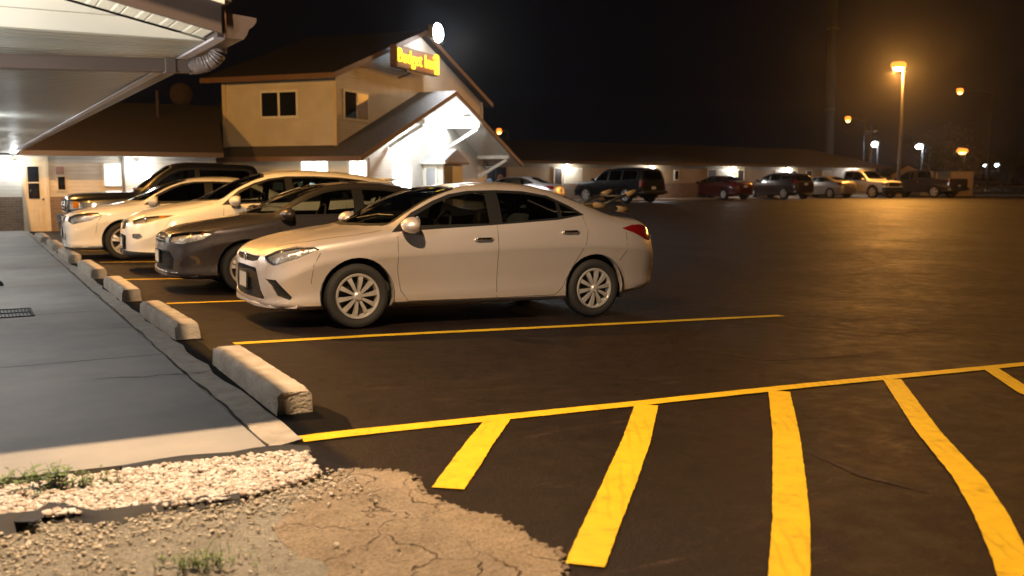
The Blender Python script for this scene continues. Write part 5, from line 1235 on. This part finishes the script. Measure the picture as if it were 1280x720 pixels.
        if kw.get('rails'):
            m = MB()
            for s in (-1, 1): m.tube([(1.35,s*.60,1.56),(1.45,s*.60,1.60),(2.9,s*.60,1.575),(3.0,s*.60,1.53)], .02, 6)
            L.append(('roof_rail', m, M['black'], dict(smooth=True)))
        return L
    d = dict(wb=2.75, wr=.36, arch=.42, patches=patches, panes=panes, cowl=.36, belt=1.09, tw=.235, seath=.66,
      gaps=[[(.46,1.06),(.44,.70),(.50,.42),(.60,.38),(1.5,.38),(2.15,.39),(2.28,.55),(2.42,.85),(2.45,1.14)],[(1.52,1.1),(1.52,.38)],[(-.32,.84),(-.42,.70)]],
      hood_gaps=[[(-.74,.58,0),(-.4,.74,0),(0,.80,0),(.36,.81,0)]], handles=[(1.36,.965),(2.26,1.0)], mirror=(.62,1.07), plates=[(True,.45),(False,.92)], extras=extras, wheel='five')
    T = T_of(zc, e5, e4, w, wz, zb, **d); T.update({k: v for k, v in kw.items() if k != 'rails'}); return T

def big_T(paint, pickup=False, cab=2.55, **kw):
    """full-size SUV (pickup=False) or pickup (cab ends at x=cab, open bed behind)"""
    wb = 3.65 if pickup else 3.02; x1 = 4.85 if pickup else 4.12; H = 1.90; bz = 1.26
    nose = [(-.98,.80),(-.965,1.00),(-.93,1.07),(-.85,1.11),(-.5,1.155),(0,1.185),(.38,1.205)]
    scr = [(.40,1.215),(.6,1.375),(.85,1.575),(1.05,1.72),(1.18,1.795),(1.35,1.84),(1.7,1.87)]
    if pickup: rear = [(cab-.3,1.87),(cab-.08,1.845),(cab,1.80),(cab+.03,1.55),(cab+.06,bz+.03),(cab+.12,bz),(3.5,bz),(4.6,bz),(4.80,bz-.01),(4.83,1.0),(4.85,.7)]
    else: rear = [(2.6,1.90),(3.4,1.89),(3.85,1.865),(3.96,1.80),(4.03,1.55),(4.08,1.2),(4.11,.9),(4.12,.6)]
    zc = nose+scr+rear
    e5 = [(-.98,.55,.74),(-.965,.68,.94),(-.9,.73,1.04),(-.5,.77,1.105),(0,.79,1.135),(.35,.80,1.165),(.45,.80,1.20),(.85,.735,1.515),(1.05,.70,1.655),(1.25,.68,1.745),(1.6,.67,1.79)]
    if pickup: e5 += [(cab-.3,.67,1.79),(cab-.08,.68,1.765),(cab,.70,1.70),(cab+.03,.78,1.45),(cab+.06,.87,bz-.0),(cab+.12,.90,bz-.012),(4.6,.90,bz-.012),(4.80,.89,bz-.03),(4.83,.85,.95),(4.85,.8,.66)]
    else: e5 += [(2.6,.67,1.82),(3.4,.675,1.81),(3.85,.69,1.77),(3.96,.72,1.69),(4.03,.76,1.45),(4.08,.80,1.15),(4.11,.78,.86),(4.12,.7,.57)]
    e4 = [(-.98,.64,.68),(-.965,.76,.86),(-.9,.85,.96),(-.5,.93,1.02),(0,.95,1.05),(.45,.95,1.10),(1.0,.94,1.13),(2.0,.935,1.15)]
    if pickup: e4 += [(cab-.08,.93,1.16),(cab+.06,.93,1.17),(4.6,.93,1.20),(4.80,.92,1.18),(4.83,.89,.9),(4.85,.83,.62)]
    else: e4 += [(3.4,.925,1.19),(3.85,.91,1.2),(4.03,.89,1.15),(4.08,.87,1.0),(4.11,.84,.8),(4.12,.78,.53)]
    w = [(-.98,.68),(-.965,.80),(-.92,.88),(-.8,.94),(-.5,.975),(0,.985),(wb,.985),(x1-.3,.97),(x1-.08,.945),(x1-.02,.90),(x1,.84)]
    wz = [(-.98,.60),(-.5,.75),(0,.82),(wb,.84),(x1,.56)]
    zb = [(-.98,.42),(-.9,.38),(0,.36),(wb,.36),(x1,.44)]
    fr = lambda p: p.x < -.3
    xe = cab-.14 if pickup else 3.82
    top = [(.86,1.475),(1.08,1.62),(1.28,1.715),(1.6,1.745)]
    trim = [(.46,1.12)]+top+([(xe-.1,1.745),(xe,1.70),(xe+.02,1.19)] if pickup else [(2.6,1.765),(3.4,1.757),(3.72,1.735),(xe,1.65),(xe+.03,1.23)])
    patches = [
     ('window_trim', [S(trim)], (0,1,0), lambda p: .3 < p.x < xe+.1 and p.z > 1.05, GLB, 0, None),
     ('windshield_frit', [mirror_y([(x,y,3.) for x,y in [(.42,0),(.44,.4),(.48,.75),(.85,.70),(1.05,.665),(1.16,.64),(1.20,.3),(1.21,0)]])], (0,0,-1), lambda p: p.z > 1.18 and p.x < 1.3, GLB, 0, None),
     ('headlight', [[(-1.0,-.56,1.03),(-1.0,-.56,.80),(-.90,-.84,.80),(-.66,-.95,.82),(-.66,-.93,.98),(-.88,-.82,1.04)]] if False else [[(-.975,-.58,1.0),(-.975,-.60,.80),(-.90,-.86,.80),(-.72,-.95,.83),(-.72,-.93,.96),(-.90,-.82,1.0)]], (.6,.8,0), fr, M['lens'], -.002, ('reflector', M['reflector'], -.04)),
     ('grille', [Fv(mirror_y([(0,1.02),(.50,1.01),(.54,.98),(.52,.76),(0,.75)]), -1.1)], (1,0,0), lambda p: p.x < -.6, M['grille'], -.02, None)]
    if not pickup:
        patches += [('rear_screen', [Fv(mirror_y([(0,1.74),(.55,1.72),(.64,1.62),(.68,1.30),(.60,1.24),(0,1.23)]), 5.0)], (-1,0,0), lambda p: p.x > 3.7, M['glass_dark'], -.004, None),
         ('taillight', [[(3.93,-.90,1.22),(4.06,-.86,1.22),(4.12,-.82,1.20),(4.13,-.82,.86),(4.06,-.90,.86),(3.96,-.92,.9)]], (-.5,.85,0), lambda p: p.x > 3.6, M['redlens'], .004, None)]
    else:
        patches += [('taillight', [[(4.72,-.93,1.18),(4.84,-.88,1.18),(4.87,-.86,.84),(4.74,-.95,.84)]], (-.5,.85,0), lambda p: p.x > 4.5, M['redlens'], .004, None),
         ('rear_screen', [Fv(mirror_y([(0,1.72),(.55,1.70),(.62,1.62),(.66,1.36),(0,1.34)]), 5.0)], (-1,0,0), lambda p: cab-.1 < p.x < cab+.1, M['glass_dark'], -.004, None)]
    panes = [('front_window', [S([(.70,1.165),(.88,1.435),(1.10,1.575),(1.30,1.665),(1.62,1.70),(1.62,1.18)])], (0,1,0), lambda p: p.z > 1.05, 'window_trim')]
    if pickup: panes.append(('rear_window', [S([(1.72,1.19),(1.72,1.70),(xe-.13,1.70),(xe-.06,1.66),(xe-.05,1.225)])], (0,1,0), lambda p: p.z > 1.05, 'window_trim'))
    else: panes += [('rear_window', [S([(1.74,1.19),(1.74,1.705),(2.6,1.722),(2.62,1.215)])], (0,1,0), lambda p: p.z > 1.05, 'window_trim'),
                    ('quarter_window', [S([(2.75,1.22),(2.74,1.722),(3.4,1.715),(3.66,1.695),(3.74,1.62),(3.76,1.27)])], (0,1,0), lambda p: p.z > 1.05, 'window_trim')]
    panes.append(('windshield', [mirror_y([(x,y,3.) for x,y in [(.48,0),(.50,.4),(.54,.715),(.85,.66),(1.05,.625),(1.11,.6),(1.15,.3),(1.16,0)]])], (0,0,-1), lambda p: p.z > 1.18 and p.x < 1.3, 'windshield_frit'))
    def extras():
        ch = kw.get('bumper', M['chrome']); m = MB()
        m.prism([(-1.10,-.60,.50),(-1.02,-.90,.50),(-.80,-.99,.50),(-.78,-.95,.50),(-.95,0,.50),(-.78,.95,.50),(-.80,.99,.50),(-1.02,.90,.50),(-1.10,.60,.50)], (0,0,.20)); L = [('front_bumper', m, ch, dict(bevel=.02))]
        m = MB().prism([(-1.07,-.6,.34),(-.99,-.88,.34),(-.80,-.95,.34),(-.80,.95,.34),(-.99,.88,.34),(-1.07,.6,.34)], (0,0,.155)); L.append(('valance', m, M['black'], dict(bevel=.01)))
        m = MB().prism([(x1+.14,-.88,.50),(x1+.04,-.96,.50),(x1-.12,-.97,.50),(x1-.12,.97,.50),(x1+.04,.96,.50),(x1+.14,.88,.50)], (0,0,.16)); L.append(('rear_bumper', m, ch if pickup else M['black'], dict(bevel=.02)))
        m = MB()
        for z in (.82,.88,.94): m.tube([(-.985,-.50,z),(-1.0,0,z),(-.985,.50,z)], .014, 6)
        for yy in (-.53,.53): m.tube([(-.98,yy,.76),(-.98,yy,1.0)], .014, 6)
        L.append(('grille_bar', m, kw.get('grillebar', M['chrome']), dict(smooth=True)))
        for s in (-1, 1):
            m = MB(); m.box((-.80,s*.915,.905),(.12,.03,.13), rz=s*-.42)
            L.append(('turn_signal', m, M['amber'], dict(bevel=.008)))
        for s in (-1, 1):
            m = MB(); m.lathe([(0,-.02),(.06,-.012),(.07,.004)], 14, (-.93,s*.70,.90), 'x')
            L.append(('headlamp_bulb', m, M['chrome'], dict(smooth=True)))
        if pickup:
            m = MB(); c = cab+.20
            m.b2((c,-.80,.80),(4.74,.80,.83))
            for y in (-.80,.80): m.b2((c,y-.02,.831),(4.74,y+.02,bz-.004))
            m.b2((c-.03,-.82,.83),(c-.001,.82,bz-.004)); m.b2((4.741,-.82,.83),(4.77,.82,bz-.004)); L.append(('bed', m, M['black'], {}))
        return L
    d = dict(wb=wb, wr=.40, arch=.47, patches=patches, panes=panes, cowl=.55, belt=1.15, tw=.27, seath=.72, rear_seat=not pickup,
      gaps=[[(.47,1.12),(.50,.60),(.55,.48),(1.64,.48)],[(1.67,1.16),(1.67,.48),(xe-.1 if pickup else 2.55,.48),(xe-.0 if pickup else 2.66,.8),(xe+.01 if pickup else 2.68,1.18)]]+([[(cab+.08,1.22),(cab+.08,.42)]] if pickup else []),
      handles=[(1.50,1.05),(2.3 if pickup else 2.5,1.06)], mirror=(.68,1.17), plates=[(True,.60),(False,.80)], extras=extras, wheel='five',
      bed=[(cab+.2,.80,3.),(4.74,.80,3.),(4.74,-.80,3.),(cab+.2,-.80,3.)] if pickup else None, bedz=bz, glassmat=M['glass_dark'])
    T = T_of(zc, e5, e4, w, wz, zb, **d); T.update({k: v for k, v in kw.items() if k not in ('bumper','grillebar')}); return T

# ------------------------------------------------ the row by the walkway
def zat(x, y): return float(g(x, y))-.022
p = carpaint('silver', (.82,.74,.70), .6, .40)
SED = vehicle('silver_sedan', 'silver four-door sedan nearest the empty bay, with multi-spoke wheels', 'car', (3.29,9.58,zat(3.29,9.58)), R(-1.93), sedan_T('slim', paint=p, emblem=.665), p, 'cars parked along the walkway', R(1.29))
p = carpaint('graphite', (.078,.070,.075), .6, .34)
vehicle('dark_sedan', 'dark grey sedan with chrome trimmed grille beside the silver sedan', 'car', (3.12,13.05,zat(3.12,13.05)), R(-1.93), sedan_T('wide', paint=p, emblem=.685, wheel='fivev', handlemat=p), p, 'cars parked along the walkway', R(1.29))
p = carpaint('white', (.78,.76,.72), .0, .32)
vehicle('white_crossover', 'white crossover with sloping hood and large side windows', 'car', (3.08,16.15,zat(3.08,16.15)), R(-1.93), cross_T(p, emblem=.735, handlemat=p), p, 'cars parked along the walkway', R(1.29))
vehicle('white_hatchback', 'small white hatchback between the white crossover and the black pickup', 'car', (2.50,19.2,zat(2.50,19.2)), R(-1.93), sedan_T('hatch', True, paint=p, wheel='fivev', handlemat=p), p, 'cars parked along the walkway', R(1.29)).scale = (1,1,1.05)
p = carpaint('black', (.008,.008,.009), .1, .28)
vehicle('black_pickup', 'tall black pickup with chrome grille at the far end of the row', 'pickup', (2.85,22.75,zat(2.85,22.75)), R(-1.93), big_T(p, True, 3.0, grillebar=M['chrome'], bumper=M['black']), p, 'cars parked along the walkway', R(1.29))
vehicle('dark_crossover', 'dark crossover whose roof shows between the black pickup cab and the white crossover', 'car', (5.9,25.9,zat(5.9,25.9)), R(-1.93), cross_T(p), p, 'cars parked along the walkway', R(1.29))

# its front overhang is short: pull the nose in
def pull(o):
    for c in o.children:
        if c.type == 'MESH':
            for v in c.data.vertices:
                if v.co.x < -.42: v.co.x = -.42+(v.co.x+.42)*.885
        pull(c)
pull(SED)
# trunk-mounted bike rack resting on the silver sedan
SM = Matrix.Translation((3.29,9.58,zat(3.29,9.58))) @ Matrix.Rotation(R(-1.93), 4, 'Z') @ Matrix.Rotation(R(1.29), 4, 'Y')
t = thing('bike_rack', 'folded black bicycle rack strapped on the trunk of the silver sedan', 'bike rack', SM @ Vector((3.05,0,1.16)), R(-1.93), None, R(1.29))
m = MB()
m.tube([(-.10,-.46,.06),(.16,-.46,.025),(.30,-.44,.0)], .022, 8); m.tube([(-.10,.30,.06),(.16,.30,.025),(.30,.28,.0)], .022, 8)
m.tube([(.02,-.46,.06),(.02,.30,.06)], .018, 8); m.build('base_frame', M['black'], t, smooth=True)
m = MB()
for y in (-.40,.10): m.tube([(.02,y,.06),(.20,y,.13),(.40,y,.20),(.56,y-.02,.25)], .018, 8)
m.tube([(.30,-.40,.165),(.30,.10,.165)], .014, 8); m.build('carrier_arm', M['black'], t, smooth=True)
for y in (-.40,.10):
    m = MB(); m.tube([(.34,y,.180),(.46,y-.006,.222)], .030, 10); m.build('cradle', M['foam'], t, smooth=True)
for y, x in ((-.455,.27),(.285,.27),(-.46,-.04),(.30,-.04)):
    MB().tube([(x-.09,y,.022 if x > 0 else .06),(x+.05,y,.005 if x > 0 else .045)], .036, 10).build('foam_pad', M['foam'], t, smooth=True)
m = MB()
for y in (-.3,.2): m.add([(.30,y,.17),(.30,y+.025,.17),(.62,y+.025,-.16),(.62,y,-.16)], [(0,1,2,3)])
m.build('strap', M['fabric'], t)

# ------------------------------------------------ cars across the lot, all parked against the long wing
def far(u, v, D, T, paint, name, label, cat, head=0.0, xoff=0.0, **k):
    q = atd(u, v, D); a = R(head); rz = math.atan2(-math.cos(a), -math.sin(a))
    o = vehicle(name, label, cat, (q.x, q.y, gz(q.x, q.y)-.022), rz, T, paint, k.get('group','cars parked by the long wing'), 0, 1)
    return o
p = pm('dull_black_paint', (.004,.004,.005), .6, spec=.2)
far(748, 252, 52.5, big_T(p, False, bumper=M['black']), p, 'black_van', 'large black passenger van parked in front of the long wing', 'van', head=-8).scale = (1,1,.955)
p = carpaint('maroon', (.07,.006,.008), .3, .3)
far(880, 250, 60.5, sedan_T('hatch', paint=p, wheel='five', handlemat=p), p, 'red_sedan', 'dark red sedan right of the black passenger van', 'car')
p2 = carpaint('dark_cherry', (.018,.004,.005), .3, .3)
far(952, 250, 62, cross_T(p2, glassmat=M['glass_dark']), p2, 'dark_minivan', 'very dark red minivan between the dark red sedan and a pale sedan', 'car')
p = carpaint('pewter', (.30,.27,.23), .5, .36)
far(1009, 249.5, 65.5, sedan_T('hatch', paint=p, handlemat=p), p, 'pewter_sedan', 'pewter sedan parked left of the white pickup', 'car')
p = carpaint('white', (0,0,0))
far(1102, 249.5, 63.5, big_T(p, True, 2.55, grillebar=M['black'], bumper=M['black']), p, 'white_pickup', 'white pickup backed in, its hood lit orange by the tall lamp', 'pickup', head=180)
p = carpaint('plum', (.020,.012,.018), .3, .32)
far(1121, 249, 68, big_T(p, True, 2.1), p, 'dark_pickup', 'dark pickup right of the white pickup, tailgate toward the lot', 'pickup')
p = carpaint('silver', (0,0,0))
q = atd(608, 232, 45)
vehicle('pale_sedan', 'pale sedan by the lobby, roof and red tail light showing above the silver sedan', 'car', (q.x, q.y, gz(q.x,q.y)-.022), math.atan2(-.773,.635), sedan_T('hatch', paint=p), p, None, 0, 1)
p = carpaint('far_dark', (.03,.01,.01), .2, .5)
q = atd(1252, 231, 120)
dc = vehicle('distant_car', 'distant car on the road at the right edge, tail lights glowing red', 'car', (q.x,q.y,.3), R(120), sedan_T('hatch', paint=p), p, None, 0, 1)
m = MB()
for s in (-1, 1): m.box((3.74,s*.5,.92),(.03,.34,.14))
m.build('lit_taillight', emis('tail_glow', (1.0,.12,.05), 26), dc)
MB().box((3.75,0,.86),(.03,.5,.12)).build('plate_light', emis('plate_glow', (1.0,.6,.3), 10), dc)

# ================================================================== LIGHT, SKY, CAMERA
# sodium lamp standing behind the end of the near wing, just out of the picture, lights the bays and the dirt
for q, W, c in (((1.05,4.66,4.7), 700, (1.0,.67,.38)), ((1.0,13.5,5.4), 620, (1.0,.48,.10)), ((1.0,25.0,5.4), 460, (1.0,.47,.095))): point('bay_lamp_light', q, W, c, .055)
w = bpy.data.worlds.new('World'); sc.world = w; w.use_nodes = True; N = w.node_tree.nodes; L = w.node_tree.links; N.clear()
out = N.new('ShaderNodeOutputWorld'); bg = N.new('ShaderNodeBackground'); sk = N.new('ShaderNodeTexSky')
sk.sky_type = 'NISHITA'; sk.sun_disc = False; sk.sun_elevation = R(-7); sk.sun_rotation = R(200); sk.air_density = 1.0; sk.dust_density = .6
bg.inputs[1].default_value = .05; L.new(sk.outputs[0], bg.inputs[0])
bg2 = N.new('ShaderNodeBackground'); bg2.inputs[0].default_value = (.75,.70,1.0,1); bg2.inputs[1].default_value = .0007   # faint town glow on a night sky
ads = N.new('ShaderNodeAddShader'); L.new(bg.outputs[0], ads.inputs[0]); L.new(bg2.outputs[0], ads.inputs[1]); L.new(ads.outputs[0], out.inputs[0])
cam = bpy.data.cameras.new('camera'); co = bpy.data.objects.new('camera', cam); col.objects.link(co); sc.camera = co
co.location = (0,0,CAMH); co.rotation_euler = (R(90)-PITCH, 0, -YAW)
cam.sensor_width = 36; cam.lens = 36*FPX/1280; cam.clip_start = .05; cam.clip_end = 1500
cam.dof.use_dof = True; cam.dof.focus_distance = 8.0; cam.dof.aperture_fstop = 2.1
# added haze volume imitating lens glow: the lamps wear faint halos
hm, nt_, N_, L_ = nodes_of('halo_volume'); o_ = N_.new('ShaderNodeOutputMaterial'); v_ = N_.new('ShaderNodeVolumePrincipled')
v_.inputs['Density'].default_value = .00024; v_.inputs['Anisotropy'].default_value = .92; v_.inputs['Color'].default_value = (.92,.92,.95,1)
L_.new(v_.outputs[0], o_.inputs[1]); tag(MB().b2((-310,-210,-1.5),(430,430,45)).build('glow_haze', hm), kind='stuff')
sc.view_settings.view_transform = 'Standard'; sc.view_settings.look = 'None'; sc.view_settings.exposure = 1.7; sc.view_settings.gamma = 1
sc.cycles.use_denoising = True; sc.cycles.max_bounces = 6; sc.cycles.transparent_max_bounces = 12
sc.cycles.sample_clamp_indirect = 4; sc.cycles.caustics_reflective = False; sc.cycles.caustics_refractive = False
